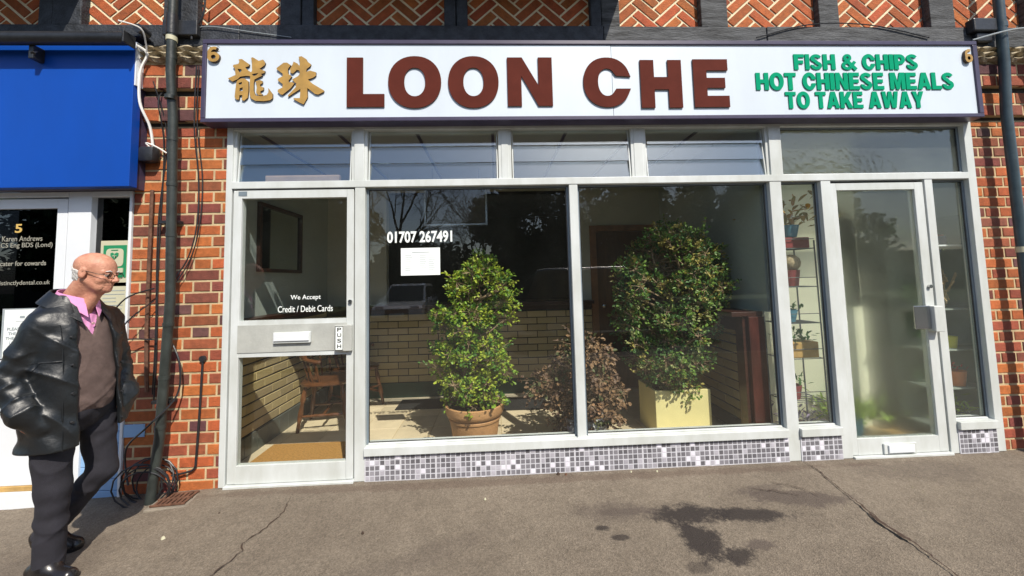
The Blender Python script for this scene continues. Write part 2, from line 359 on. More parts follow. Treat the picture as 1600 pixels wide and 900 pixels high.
# ------------------------------------------------------------------ brick helpers
def brick_rect(q,x0,x1,z0,z1,yf,course=.075,L=.225,j=.0135,jv=None,bond='flemish',pal=None,r=None,depth=.02,xoff=0.,mapf=None,b=.003):
    jv=jv if jv is not None else j; r=r or rng; mapf=mapf or (lambda x,y,z:(x,y,z))
    nrow=int(math.ceil((z1-z0)/course-1e-6))
    for i in range(nrow):
        za=z0+i*course+j/2; zb=min(z1,z0+(i+1)*course)-j/2
        if zb-za<.01: continue
        if bond=='flemish':
            seq=[L,L/2+.002]; x=x0-xoff-(0 if i%2 else (L*.75+.0)); k=0
        else: seq=[L]; x=x0-xoff-(0 if i%2 else L/2); k=0
        while x<x1:
            ln=seq[k%len(seq)]; k+=1; xa=max(x0,x)+ (jv/2 if x>x0 else 0); xb=min(x1,x+ln)-(jv/2 if x+ln<x1 else 0); x+=ln
            if xb-xa<.015: continue
            q.col=pal(r); dy=r.uniform(-.0015,.0015); e=[r.uniform(-.002,.002) for _ in range(4)]; y=yf+dy
            V=[(xa,y+b,za+e[0]*.6),(xb,y+b,za+e[1]*.6),(xb,y+b,zb+e[2]*.6),(xa,y+b,zb+e[3]*.6)]
            F=[(xa+b,y,za+b+e[0]),(xb-b,y,za+b+e[1]),(xb-b,y,zb-b+e[2]),(xa+b,y,zb-b+e[3])]
            B=[(p[0],yf+depth,p[2]) for p in V]
            q.add([mapf(*p) for p in B+V+F],[(0,1,5,4),(1,2,6,5),(2,3,7,6),(3,0,4,7),(4,5,9,8),(5,6,10,9),(6,7,11,10),(7,4,8,11),(8,9,10,11)])
def red_pal(r):
    t=r.random()
    if t<.46: c=(.50,.130,.036)
    elif t<.76: c=(.35,.090,.042)
    elif t<.96: c=(.25,.068,.046)
    else: c=(.15,.06,.06)
    k=r.uniform(.8,1.2); return (c[0]*k,c[1]*k*r.uniform(.85,1.15),c[2]*k)
def herr_pal(r):
    k=r.uniform(.75,1.2); return (.47*k,.115*k*r.uniform(.8,1.2),.03*k)
def yellow_pal(r):
    k=r.uniform(.85,1.12); return (.46*k,.37*k,.20*k*r.uniform(.9,1.1))

# ------------------------------------------------------------------ the building
bld=thing('brick_building',(.8,0,0),'red brick and black timber building that holds the takeaway shop and carries its sign','building')
def pier(x0,x1,seed,zb,pal_low=False):
    r=random.Random(seed); q=MB(); q.mi=0
    brick_rect(q,x0,x1,zb,2.365,0,pal=red_pal,r=r,course=.0748)
    brick_rect(q,x0-.0,x1,2.39,2.57,-.035,pal=red_pal,r=r,course=.09,depth=.03)
    brick_rect(q,x0-.0,x1,2.60,2.775,-.065,pal=red_pal,r=r,course=.0875,depth=.03)
    q.mi=1; q.col=(1,1,1); q.box(x0,x1,.0045,.11,zb-.3,2.37); q.box(x0,x1,-.031,.11,2.396,2.565); q.box(x0,x1,-.061,.11,2.606,2.79); q.mi=2; q.box(x0,x1,.01,.11,2.3705,2.3955); q.box(x0,x1,-.02,.11,2.565,2.606)  # last two near-black strips paint the shade under the corbel courses
    q.build('brick_pier',['brick','mortar','dark_mortar_gap_shade'],bld)
    # tile creasing course
    t=MB()
    for row in range(3):
        x=x0-.03*row
        while x<x1:
            ln=r.uniform(.09,.16); z=2.80+row*.036; xa,xb=max(x,x0),min(x+ln,x1); x+=ln*.93
            if xb-xa<.02: continue
            n=7; ring=[]
            for i in range(n):
                u=i/(n-1); h=.019*(1-abs(2*u-1)**3)+.004; zz=z+.006*math.sin(u*6+row*2)
                xx=xa+(xb-xa)*u; ring.append([(xx,-.075+.006*math.sin(u*9),zz-h),(xx,-.10+.004*math.sin(u*7+x),zz),(xx,-.075,zz+h),(xx,-.0,zz+h),(xx,-.0,zz-h)])
            vs=[p for q_ in ring for p in q_]; fs=[(i*5+k,i*5+(k+1)%5,(i+1)*5+(k+1)%5,(i+1)*5+k) for i in range(n-1) for k in range(5)]+[(4,3,2,1,0),tuple((n-1)*5+k for k in range(5))]
            t.add(vs,[f[::-1] for f in fs])
    t.box(x0,x1,-.055,.1,2.785,2.90)
    t.build('tile_creasing','tilestone',bld)
pier(-2.395,-1.80,11,-.10); pier(3.53,5.2,12,0.0)
pier(-5.2,-4.3,13,-.10)
# timber frame
def beam(name,x0,x1,y0,y1,z0,z1,m='timber'):
    q=MB(); q.box(x0,x1,y0,y1,z0,z1,.006); return q.build(name,m,bld)
for i,(a,b_) in enumerate([(-5.2,-1.7),(-1.7,.80),(.80,1.99),(1.99,5.2)]): beam('timber_beam',a+.002,b_-.002,-.062-.004*(i%2),.1,2.90,3.052,'weathered_sunlit_timber' if i>1 else 'timber')  # right-hand beams take the paler tone painted as sunlit wood
POSTS=[(-4.2,-4.0),(-3.02,-2.93),(-2.925,-2.74),(-2.213,-1.99),(-1.438,-1.30),(-1.295,-1.214),(-.32,-.24),(-.235,-.159),(.715,.79),(.795,.925),(1.519,1.714),(2.406,2.557),(3.253,3.443),(4.02,4.2)]
for i,(a,b_) in enumerate(POSTS): beam('timber_post',a,b_,-.055+.006*(i%2),.1,3.054,5.2,'weathered_sunlit_timber' if a>.79 else 'timber')
# herringbone infill
def clip(poly,x0,x1,z0,z1):
    for ax,lim,sg in ((0,x0,1),(0,x1,-1),(1,z0,1),(1,z1,-1)):
        out=[]
        for i in range(len(poly)):
            a,b_=poly[i],poly[(i+1)%len(poly)]; da,db=(a[ax]-lim)*sg,(b_[ax]-lim)*sg
            if da>=0: out.append(a)
            if (da>=0)!=(db>=0):
                t=da/(da-db); out.append((a[0]+(b_[0]-a[0])*t,a[1]+(b_[1]-a[1])*t))
        poly=out
        if len(poly)<3: return []
    return poly
def herring(x0,x1,z0,z1,seed):
    r=random.Random(seed); q=MB(); w_=.0735; j=.0085; c45=math.sqrt(.5); cx,cz=(x0+x1)/2+r.uniform(-.1,.1),z0+.1+r.uniform(-.05,.05)
    N=18
    for k in range(-N,N):
        for mth in range(-4,5):
            for typ in (0,1):
                if typ==0: a0,b0,a1,b1=k+6*mth,k,k+6*mth+3,k+1
                else: c=k+6*mth; a0,b0,a1,b1=c,k-5,c+1,k-2
                rect=[(a0*w_+j,b0*w_+j),(a1*w_-j,b0*w_+j),(a1*w_-j,b1*w_-j),(a0*w_+j,b1*w_-j)]
                pl=[(cx+(u-v)*c45*1.06,cz+(u+v)*c45*.94) for u,v in rect]
                pl=clip(pl,x0,x1,z0,z1)
                if len(pl)<3: continue
                ar=sum(pl[i][0]*pl[(i+1)%len(pl)][1]-pl[(i+1)%len(pl)][0]*pl[i][1] for i in range(len(pl)))
                if abs(ar)<.0006: continue
                q.col=herr_pal(r); q.prism([pl],-.004+r.uniform(-.001,.001),.02)
    q.col=(1,1,1); q.mi=1; q.box(x0,x1,.002,.1,z0,z1)
    q.build('herringbone_panel',['brick','mortar_cream'],bld)
edges=[(-4.0,-3.02),(-2.74,-2.213),(-1.99,-1.438),(-1.214,-.32),(-.159,.715),(.925,1.519),(1.714,2.406),(2.557,3.253),(3.443,4.02)]
for i,(a,b_) in enumerate(edges): herring(a,b_,3.052,3.62,i)
bx('upper_wall','mortar',-5.2,5.2,.0,.3,3.625,5.4,bld)
# oriel bays above the shot (they shade the panels)
for (a,b_) in ((-1.26,.99),(-5.2,-2.68)):
    q=MB(); q.box(a,b_,-.50,.0-.003,3.43,5.3,.01); bay=q.build('oriel_bay','timber',bld)
    q=MB(); q.box(a+.12,b_-.12,-.515,-.503,3.9,5.0); q.build('window','car_glass',bay)
# structural walls round the rooms (kept as the setting)
def struct(name,m,*a):
    o=bx(name,m,*a); o['kind']='structure'; return o
struct('roof','timber',-5.2,5.2,.301,5.0,2.75,2.9)
# ---- left pier fittings
def bracket(px0,px1,z0,z1,par): return None

# ------------------------------------------------------------------ SHOP SIGN
sg=thing('shop_sign',(.8,-.06,2.35),'long white fascia sign with brown LOON CHE lettering in a dark purple frame','sign')
X0,X1,Z0,Z1=-1.905,3.515,2.353,2.918
q=MB()
for a in ((X0,X1,-.11,-.0,Z1-.03,Z1),(X0,X1,-.11,-.0,Z0,Z0+.028),(X0,X0+.028,-.11,-.0,Z0+.028,Z1-.03),(X1-.034,X1,-.11,-.0,Z0+.028,Z1-.03)): q.box(*a,.004)
q.build('sign_frame','purple_frame',sg)
bx('sign_board','sign_white',X0+.028,.832,-.100,-.01,Z0+.028,Z1-.03,sg); bx('sign_board','sign_white',.836,X1-.034,-.0985,-.01,Z0+.028,Z1-.03,sg)
def se(cx,cz,rx,rz,n,e=2.15,a0=0,a1=2*math.pi):
    out=[]
    for k in range(n):
        t=a0+(a1-a0)*k/(n if abs(a1-a0)>6.28 else n-1); c,s_=math.cos(t),math.sin(t)
        out.append((cx+rx*math.copysign(abs(c)**(2/e),c),cz+rz*math.copysign(abs(s_)**(2/e),s_)))
    return out
def letter(ch,x0,x1,z0,z1):
    W,H=x1-x0,z1-z0; q=MB(); T=lambda pts:[(x0+a*W,z0+b_*H) for a,b_ in pts]
    if ch=='L': lp=[T([(0,0),(1,0),(1,.26),(.43,.26),(.43,1),(0,1)])]
    if ch=='E': lp=[T([(0,0),(1,0),(1,.235),(.38,.235),(.38,.40),(.90,.40),(.90,.61),(.38,.61),(.38,.765),(.99,.765),(.99,1),(0,1)])]
    if ch=='H': lp=[T([(0,0),(.33,0),(.33,.38),(.67,.38),(.67,0),(1,0),(1,1),(.67,1),(.67,.64),(.33,.64),(.33,1),(0,1)])]
    if ch=='N': lp=[T([(0,0),(.31,0),(.31,.62),(.68,0),(1,0),(1,1),(.69,1),(.69,.42),(.33,1),(0,1)])]
    cx,cz=(x0+x1)/2,(z0+z1)/2
    if ch=='O': lp=[se(cx,cz,W/2,H/2,48),se(cx,cz,W*.20,H*.275,40)]
    if ch=='C':
        o_=se(cx,cz,W/2,H/2,44,a0=R(30),a1=R(330)); i_=se(cx-.0*W,cz,W*.19,H*.275,34,a0=R(40),a1=R(320))
        o_=[(x1,cz+.11*H)]+o_+[(x1,cz-.13*H)]; i_=[(cx+.19*W,cz+.13*H)]+i_+[(cx+.19*W,cz-.13*H)]
        lp=[o_+i_[::-1]]
    q.prism(lp,-.110,-.1005,side=1); o=q.build('letter',['sign_brown','gold_edge'],sg); return o
for ch,a,b_,c,d in (('L',-.965,-.718,2.450,2.792),('O',-.692,-.339,2.441,2.802),('O',-.292,.049,2.440,2.802),('N',.109,.416,2.451,2.793),('C',.630,.960,2.440,2.793),('H',1.029,1.320,2.434,2.775),('E',1.403,1.653,2.436,2.780)): letter(ch,a,b_,c,d)
def stroke(pts,wd):
    L_=[];R_=[]; n=len(pts)
    for i in range(n):
        a,b_=pts[max(i-1,0)],pts[min(i+1,n-1)]; dx,dz=b_[0]-a[0],b_[1]-a[1]; l_=math.hypot(dx,dz) or 1; nx_,nz_=-dz/l_*wd/2,dx/l_*wd/2
        L_.append((pts[i][0]+nx_,pts[i][1]+nz_)); R_.append((pts[i][0]-nx_,pts[i][1]-nz_))
    return L_+R_[::-1]
def arc(cx,cz,rx,rz,a0,a1,n=12): return [(cx+rx*math.cos(R(a0+(a1-a0)*k/(n-1))),cz+rz*math.sin(R(a0+(a1-a0)*k/(n-1)))) for k in range(n)]
GL={ # heavy grotesque capitals in a unit high box: (width, [shapes], each a list of loops)
'F':(.58,[[[(0,0),(.24,0),(.24,.39),(.52,.39),(.52,.60),(.24,.60),(.24,.79),(.58,.79),(.58,1),(0,1)]]]),
'I':(.24,[[[(0,0),(.24,0),(.24,1),(0,1)]]]),
'H':(.70,[[[(0,0),(.24,0),(.24,.39),(.46,.39),(.46,0),(.70,0),(.70,1),(.46,1),(.46,.61),(.24,.61),(.24,1),(0,1)]]]),
'L':(.56,[[[(0,0),(.56,0),(.56,.21),(.24,.21),(.24,1),(0,1)]]]),
'T':(.64,[[[(.20,0),(.44,0),(.44,.79),(.64,.79),(.64,1),(0,1),(0,.79),(.20,.79)]]]),
'E':(.60,[[[(0,0),(.60,0),(.60,.21),(.24,.21),(.24,.40),(.55,.40),(.55,.60),(.24,.60),(.24,.79),(.59,.79),(.59,1),(0,1)]]]),
'N':(.70,[[[(0,0),(.23,0),(.23,.58),(.47,0),(.70,0),(.70,1),(.47,1),(.47,.44),(.24,1),(0,1)]]]),
'M':(.86,[[[(0,0),(.22,0),(.22,.62),(.34,0),(.52,0),(.64,.62),(.64,0),(.86,0),(.86,1),(.56,1),(.43,.42),(.30,1),(0,1)]]]),
'A':(.76,[[[(0,0),(.25,0),(.29,.18),(.47,.18),(.51,0),(.76,0),(.51,1),(.25,1)],[(.33,.38),(.38,.68),(.43,.38)]]]),
'K':(.74,[[[(0,0),(.24,0),(.24,.26),(.32,.37),(.48,0),(.76,0),(.49,.56),(.75,1),(.47,1),(.24,.62),(.24,1),(0,1)]]]),
'W':(1.02,[[[(.16,0),(.42,0),(.51,.55),(.60,0),(.86,0),(1.02,1),(.78,1),(.71,.42),(.61,1),(.41,1),(.31,.42),(.24,1),(0,1)]]]),
'Y':(.72,[[[(.24,0),(.48,0),(.48,.38),(.72,1),(.46,1),(.36,.65),(.26,1),(0,1),(.24,.38)]]]),
'P':(.64,[[[(0,0),(.24,0),(.24,.34)]+[(.34,.34)]+arc(.34,.67,.30,.33,-80,80,9)+[(.34,1),(0,1)],[(.24,.56),(.24,.79)]+arc(.33,.675,.08,.115,80,-80,6)]]),
'O':(.78,[[se(.39,.5,.39,.52,28),se(.39,.5,.15,.30,22)]]),
'C':(.74,[[[(.74,.60)]+arc(.38,.5,.38,.52,24,336,24)+[(.74,.38),(.51,.38)]+arc(.38,.5,.14,.30,322,38,18)+[(.51,.60)]]]),
'S':(.66,[[stroke(arc(.33,.735,.215,.165,15,180,9)+arc(.33,.735,.215,.165,190,250,4)+arc(.33,.265,.215,.165,70,-10,5)+arc(.33,.265,.215,.165,-20,-195,10),.205)]]),
'&':(.82,[[se(.34,.77,.23,.24,20),se(.34,.77,.07,.08,14)],[se(.31,.27,.31,.29,24),se(.31,.27,.12,.11,16)],[stroke([(.17,.74),(.80,0)],.21)],[stroke([(.46,.14),(.76,.52)],.17)]]),
'6':(.66,[[se(.33,.32,.33,.33,26),se(.33,.32,.13,.14,20)],[stroke(arc(.36,.62,.26,.30,60,190,10)+[(.11,.34)],.20)]]),
}
def signtext(body,x0,x1,z0,z1,m,side,th=.012):
    adv=0; items=[]
    for ch in body:
        if ch==' ': adv+=.30; continue
        w_,shp=GL[ch]; items.append((adv,shp)); adv+=w_+.055
    adv-=.055; sx=(x1-x0)/adv; sz=z1-z0; q=MB(); k=0
    for a,shp in items:
        for lps in shp:
            k+=1; q.prism([[(x0+(a+x)*sx,z0+z*sz) for x,z in lp] for lp in lps],-.101-th-.0004*(k%3),-.1003,side=1)
    return q.build('lettering',[m,side],sg)
mat('green_edge',(.0,.12,.07),.5)
for t_ in (('FISH & CHIPS',2.139,3.058,2.707,2.820),('HOT CHINESE MEALS',1.853,3.315,2.560,2.684),('TO TAKE AWAY',2.057,3.076,2.425,2.545)): signtext(*t_,'sign_green','sign_green',.004)
for a,b_,c,d in ((-1.865,-1.789,2.760,2.861),(3.405,3.462,2.754,2.850)): signtext('6',a,b_,c,d,'gold','gold_edge',.016)
A1=[(78,455),(165,415),(155,340),(130,312),(140,296),(195,285),(205,260),(196,232),(235,228),(272,255),(322,290),(318,312),(275,325),(300,355),(345,385),(355,360),(350,260),(340,215),(360,207),(430,250),(480,235),(507,275),(500,300),(440,345),(505,370),(500,392),(460,405),(475,425),(440,440),(385,470),(378,520),(380,600),(400,655),(470,665),(530,650),(552,615),(545,570),(598,640),(598,690),(570,712),(500,722),(400,718),(350,690),(335,650),(330,560),(335,430),(290,425),(220,435),(190,465),(130,492)]
A1h=[[(185,345),(215,345),(240,355),(215,390),(205,375)],[(352,405),(430,393),(405,420),(375,428)]]
A2=[(175,505),(185,480),(230,455),(270,455),(315,490),(318,600),(310,680),(270,715),(240,705),(250,650),(215,650),(212,700),(180,702),(160,675),(165,600)]
A2h=[[(200,510),(240,495),(240,520),(215,530)],[(215,570),(250,560),(250,600),(215,605)]]
A3=[(395,490),(440,472),(475,485),(478,510),(450,525),(450,545),(490,560),(490,590),(455,605),(455,625),(480,640),(475,655),(430,650),(405,620),(412,560),(405,510)]
B1=[(640,335),(720,272),(760,272),(805,302),(772,345),(775,400),(818,435),(782,480),(785,505),(820,500),(850,515),(810,570),(715,648),(690,645),(655,612),(660,590),(710,565),(715,525),(655,480),(660,460),(712,430),(710,400),(640,350)]
B2=[(797,345),(825,290),(835,258),(880,280),(905,310),(910,270),(895,200),(930,195),(985,230),(1000,260),(1040,290),(1035,310),(990,345),(985,380),(1030,365),(1100,385),(1100,425),(1065,450),(1005,470),(1060,520),(1195,600),(1195,615),(1130,648),(1090,640),(1000,570),(1005,680),(960,762),(930,750),(840,700),(845,688),(915,688),(920,580),(780,672),(775,655),(865,560),(870,510),(857,510),(820,470),(890,430),(912,400),(905,365),(875,355),(830,400),(800,390)]
def cn(p): return (-1.777+p[0]/1275*.708, 2.913-p[1]/900*.525+(p[0]/1275)*.001)
for lps in ([[A1]+A1h,[A2]+A2h,[A3]],[[B1],[B2]]):
    q=MB()
    for i,lp in enumerate(lps): q.prism([[cn(p) for p in l_] for l_ in lp],-.112+.001*i,-.101,side=1)
    q.build('letter',['gold','gold_edge'],sg)

# ------------------------------------------------------------------ SHOPFRONT
sf=thing('shopfront',(.8,0,0),'grey white aluminium shopfront with two doors, big windows and louvres over them','shopfront')
def pane(name,m,x0,x1,y0,y1,z0,z1,parent):
    q=MB(); q.mi=1; q.add([(x0,y0,z0),(x1,y0,z0),(x1,y1,z0),(x0,y1,z0),(x0,y0,z1),(x1,y0,z1),(x1,y1,z1),(x0,y1,z1)],[(0,3,2,1),(4,5,6,7),(1,2,6,5),(2,3,7,6),(3,0,4,7)]); q.mi=0
    q.f.append((0,1,5,4)); q.m.append(0); q.c.append((1,1,1)); return q.build(name,[m,'glass_inner_face'],parent)
def fr(name,x0,x1,z0,z1,y0=-.012,y1=.07,m='alu',p=sf,b=.003): return bx(name,m,x0,x1,y0,y1,z0,z1,p,b)
ZT0,ZT1=1.932,1.980
fr('post',-1.797,-1.757,0.0,2.36); fr('post',-.944,-.876,.0,ZT0); fr('post',-.950,-.884,ZT1,2.36)
fr('post',.524,.584,.166,ZT0); fr('post',1.967,2.052,.0,ZT0); fr('post',1.985,2.075,ZT1,2.36)
fr('post',2.345,2.418,.0,ZT0); fr('post',3.128,3.188,.0,ZT0); fr('post',3.470,3.532,.0,2.36)
fr('transom',-1.757,3.470,ZT0,ZT1,-.016,.075)
fr('head_rail',-1.757,3.470,2.335,2.40,-.010,.08)
fr('threshold',-1.757,-.944,-.02,.012,-.03,.09); fr('threshold',2.418,3.128,-.02,.012,-.03,.09)
for a,b_ in ((-.876,1.967),(2.052,2.345),(3.188,3.470)):
    fr('sill',a,b_,.163,.216,-.035,.10); 
    # mosaic plinth
    q=MB(); q.mi=0; r=random.Random(int(a*100)); tp=.0325; n=int(round((b_-a)/tp)); tp=(b_-a)/n
    q.mi=1; q.col=(1,1,1); q.box(a,b_,-.016,.09,-.05,.163); q.mi=0
    for i in range(n):
        for jz in range(6):
            x=a+i*tp; z=-.031+jz*.0322; 
            if z+.028>.164: continue
            g=.0032 if (i%7) else .0085
            t=r.random(); c=r.choice([.13,.16,.19,.23]) if t<.74 else (r.uniform(.3,.5) if t<.9 else .8); q.col=(c*1.0,c*.97,c*1.08)
            q.box(x+g,x+tp-.0036,-.0176,-.014,z+.0036,z+.0288)
    q.build('mosaic_plinth',['mosaic','grout'],sf)
for a,b_,z0,z1,m in ((-.876,.524,.216,ZT0,'glass'),(.584,1.967,.216,ZT0,'glass'),(2.052,2.345,.216,ZT0,'clear_misted_glass'),(3.188,3.470,.216,ZT0,'clear_misted_glass'),(2.075,3.470,ZT1,2.335,'rippled_glass')):
    for c,d in ((a,a+.014),(b_-.014,b_)): fr('glazing_bead',c,d,z0,z1,.02,.05,'alu_grey')
    fr('glazing_bead',a+.014,b_-.014,z1-.012,z1,.02,.05,'alu_grey'); fr('glazing_bead',a+.014,b_-.014,z0,z0+.010,.012,.05,'alu')
    gk=MB(); gk.prism([[(a+.013,z0+.009),(b_-.013,z0+.009),(b_-.013,z1-.011),(a+.013,z1-.011)],[(a+.019,z0+.015),(b_-.019,z0+.015),(b_-.019,z1-.017),(a+.019,z1-.017)]],.027,.0315); gk.build('gasket_shadow_gap','black_plastic',sf)
    pane('window_pane',m,a+.012,b_-.012,.032,.037,z0+.004,z1-.006,sf)
# louvre windows
for a,b_ in ((-1.757,-.950),(-.884,.058),(.108,1.0),(1.065,1.985)):
    L_=MB(); L_.prism([[(a,ZT1),(b_,ZT1),(b_,2.335),(a,2.335)],[(a+.02,ZT1+.003),(b_-.02,ZT1+.003),(b_-.02,2.332),(a+.02,2.332)]],.0,.06)
    lw=L_.build('louvre_window','alu',sf)
    for c in (a+.026,b_-.034):
        tracks=MB(); tracks.add([(c,.0,ZT1),(c+.008,.0,ZT1),(c+.008,.03,2.335),(c,.03,2.335),(c,.012,ZT1),(c+.008,.012,ZT1),(c+.008,.042,2.335),(c,.042,2.335)],[(0,1,2,3),(4,7,6,5),(0,3,7,4),(1,5,6,2)]); tracks.build('track','alu',lw)
    for k in range(3):
        zz=ZT1+.004+k*.118; bl=MB(); y0=.004+.0*k
        bl.add([(a+.036,y0,zz),(b_-.036,y0,zz),(b_-.036,y0+.026,zz+.122),(a+.036,y0+.026,zz+.122),(a+.036,y0+.006,zz),(b_-.036,y0+.006,zz),(b_-.036,y0+.032,zz+.122),(a+.036,y0+.032,zz+.122)],[(0,1,2,3),(5,4,7,6),(4,5,1,0),(3,2,6,7)])
        bl.build('louvre_blade','louvre_glass',lw)
for x in (.083,1.0325): fr('louvre_mullion',x-.025,x+.025 if x<1 else x+.0325,ZT1,2.335,-.004,.06) if x<1 else fr('louvre_mullion',1.0,1.065,ZT1,2.335,-.004,.06)
# ---- left door
def make_door(x0,x1,z0,z1,gx0,gx1,panes,gm,name='door'):
    q=MB(); y0,y1=-.006,.045
    q.box(x0,gx0,y0,y1,z0,z1,.003); q.box(gx1,x1,y0,y1,z0,z1,.003)
    zs=[z0]+[v for p in panes for v in p]+[z1]
    for i in range(0,len(zs),2): q.box(gx0,gx1,y0+.0005,y1-.0005,zs[i],zs[i+1],.0)
    d=q.build(name,'alu',sf)
    for (a,b_) in panes: pane('door_glass',gm,gx0,gx1,.012,.018,a,b_,d)
    return d
d1=make_door(-1.748,-.953,.016,1.922,-1.694,-1.000,[(.126,.814),(1.050,1.868)],'door_glass_dark')
bx('middle_panel','door_panel',-1.700,-.994,-.010,-.0065,.842,1.022,d1,.001)
lb=bx('letterbox','alu',-1.463,-1.222,-.030,-.0105,.900,.972,d1,.004); bx('flap','upvc',-1.455,-1.230,-.038,-.0305,.915,.966,lb,.003)
pp=bx('push_plate','door_panel',-1.066,-.955,-.034,-.0105,.838,1.008,d1,.004)
bx('backing','white_vinyl',-1.060,-1.008,-.0365,-.0345,.846,1.002,pp,.0)
q=MB()
for a in ((-1.060,-1.008,.999,1.002),(-1.060,-1.008,.846,.849),(-1.060,-1.057,.849,.999),(-1.011,-1.008,.849,.999)): q.box(a[0],a[1],-.0378,-.0366,a[2],a[3])
q.build('border','print_black',pp)
for i,ch in enumerate('PUSH'): text('lettering',ch,-1.046,-1.020,.968-i*.036,.992-i*.036,-.038,.001,'print_black',pp,.01)
q=MB(); q.tube([(-.972,-.020,1.160),(-.972,-.005,1.160)],.013,14); q.build('lock','chrome',d1,True)
text('lettering','We Accept',-1.372,-1.175,1.172,1.212,.009,.001,'white_vinyl',d1,.006)
text('lettering','Credit / Debit Cards',-1.454,-1.095,1.098,1.140,.009,.001,'white_vinyl',d1,.006)
bx('stop','alu_grey',-1.715,-1.66,-.0085,-.0062,1.885,1.915,d1)
# ---- right door
bx('gasket_shadow_gap','black_plastic',-1.757,-.944,.046,.07,1.915,1.9315,sf); bx('gasket_shadow_gap','black_plastic',-1.7568,-1.742,.046,.07,.013,1.914,sf); bx('gasket_shadow_gap','black_plastic',-.96,-.9442,.046,.07,.013,1.914,sf); bx('gasket_shadow_gap','black_plastic',2.418,3.128,.046,.07,1.900,1.9315,sf); bx('gasket_shadow_gap','black_plastic',3.112,3.1278,.046,.07,.013,1.899,sf)  # black strips painting in the shadow gaps between doors and frame
d2=make_door(2.421,3.119,.016,1.912,2.464,3.052,[(.122,1.862)],'misted_glass')
lb=bx('letterbox','alu',2.640,2.875,-.018,-.0065,.018,.088,d2,.003); bx('flap','upvc',2.665,2.85,-.028,-.0185,.028,.080,lb,.003)
h=bx('handle','alu',3.050,3.118,-.060,-.0065,.842,1.020,d2,.005); bx('grip_plate','chrome',2.93,3.049,-.035,-.024,.86,1.022,h,.003)
q=MB(); q.tube([(3.088,-.022,1.156),(3.088,-.005,1.156)],.013,14); q.build('lock','chrome',d2,True)
# window lettering and notice
text('window_lettering','01707 267491',-.740,-.295,1.549,1.630,.028,.002,'white_vinyl',sf,.028)
nn=thing('opening_hours_notice',(-.512,.029,1.32),'white printed sheet stuck inside the window under the phone number','notice')
bx('sheet','white_paper',-.646,-.380,.026,.030,1.324,1.512,nn)
q=MB(); r=random.Random(5)
q.box(-.57,-.45,.0252,.0258,1.480,1.484)
for i in range(8):
    z=1.460-i*.0145
    for a in (-.618,-.52,-.46): q.box(a,a+r.uniform(.035,.05),.0252,.0258,z,z+.0022)
q.build('print','print_grey',nn)

# ------------------------------------------------------------------ INTERIOR of the takeaway
CE=2.42
XL,XR,YB=-1.90,1.955,1.80
struct('wall_left','plaster_grey',XL-.1,XL,.08,YB+.1,1.02,CE)
struct('wall_right','plaster_grey',XR,XR+.09,.08,YB+.1,1.0,CE)
q=MB(); q.box(XL-.3,XR+.09,.075,YB+.1,CE,CE+.1)
o=q.build('ceiling','ceiling'); o['kind']='structure'
for x in (-1.75,-1.17,-.58,.0,.57,1.12,1.62):
    bx('ceiling_strip','dark_wood',x-.011,x+.011,.08,YB,CE-.012,CE-.0005,o)
o=struct('wall_back','plaster',XL-.1,-1.24,YB,YB+.1,1.0,CE); 
struct('wall_back','plaster',.90,1.105,YB,YB+.1,1.0,CE); struct('wall_back','plaster',1.105,XR+.09,YB,YB+.1,1.885,CE); struct('wall_back','plaster',-1.24,.90,YB,YB+.1,2.33,CE)
struct('wall_back','plaster',1.875,XR+.09,YB,YB+.1,0,1.885)
struct('wall_front_inner','plaster_grey',XL-.1,-1.80,.078,.085,0,CE)
# brick dados
def dado(name,mapf,a0,a1,z0,z1,seed,label):
    q=MB(); r=random.Random(seed); brick_rect(q,a0,a1,z0,z1,0,course=.0755,L=.225,j=(.009 if seed==21 else .012),jv=(.008 if seed==21 else .004),bond='stretcher',pal=yellow_pal,r=r,depth=.014,mapf=mapf,b=.003)
    q.mi=1; q.col=(1,1,1)
    vs=[mapf(a0,.006,z0-.1),mapf(a1,.006,z0-.1),mapf(a1,.006,z1),mapf(a0,.006,z1),mapf(a0,.09,z0-.1),mapf(a1,.09,z0-.1),mapf(a1,.09,z1),mapf(a0,.09,z1)]
    q.add(vs,[(0,1,2,3),(5,4,7,6),(4,5,1,0),(3,2,6,7),(0,3,7,4),(1,5,6,2)])
    return tag(q.build(name,['interior_brick','dark_mortar_gap_shade']),label,'wall')
dado('brick_counter_wall',lambda x,y,z:(x,YB+y,z),XL,1.10,.16,.93,21,'low yellow brick wall under the dark counter at the back of the shop')
dado('brick_dado_wall',lambda x,y,z:(XL-y,x,z),.085,YB-.002,.155,1.0,22,'sunlit yellow brick dado along the left wall beside the chairs')
dado('brick_dado_wall',lambda x,y,z:(XR+y,YB-x,z),.0,YB-.30,.10,.945,23,'shaded yellow brick dado on the right wall beside the yellow planter')
# skirtings
tag(bx('green_skirting','green_skirt',XL+.015,1.10,YB-.012,YB+.02,0,.16),'dark green painted skirting along the foot of the back counter wall','skirting')
q=MB()
for i in range(12): q.box(XL-.02,XL+.012,.09+i*.152,.09+i*.152+.149,0,.152,.002)
tag(q.build('tile_skirting','skirt_tile'),'grey tile skirting at the foot of the left dado','skirting')
tag(bx('skirting_board','skirt_tile',XR-.012,XR+.02,.3,YB-.02,0,.10),'dark skirting at the foot of the right brick dado','skirting')
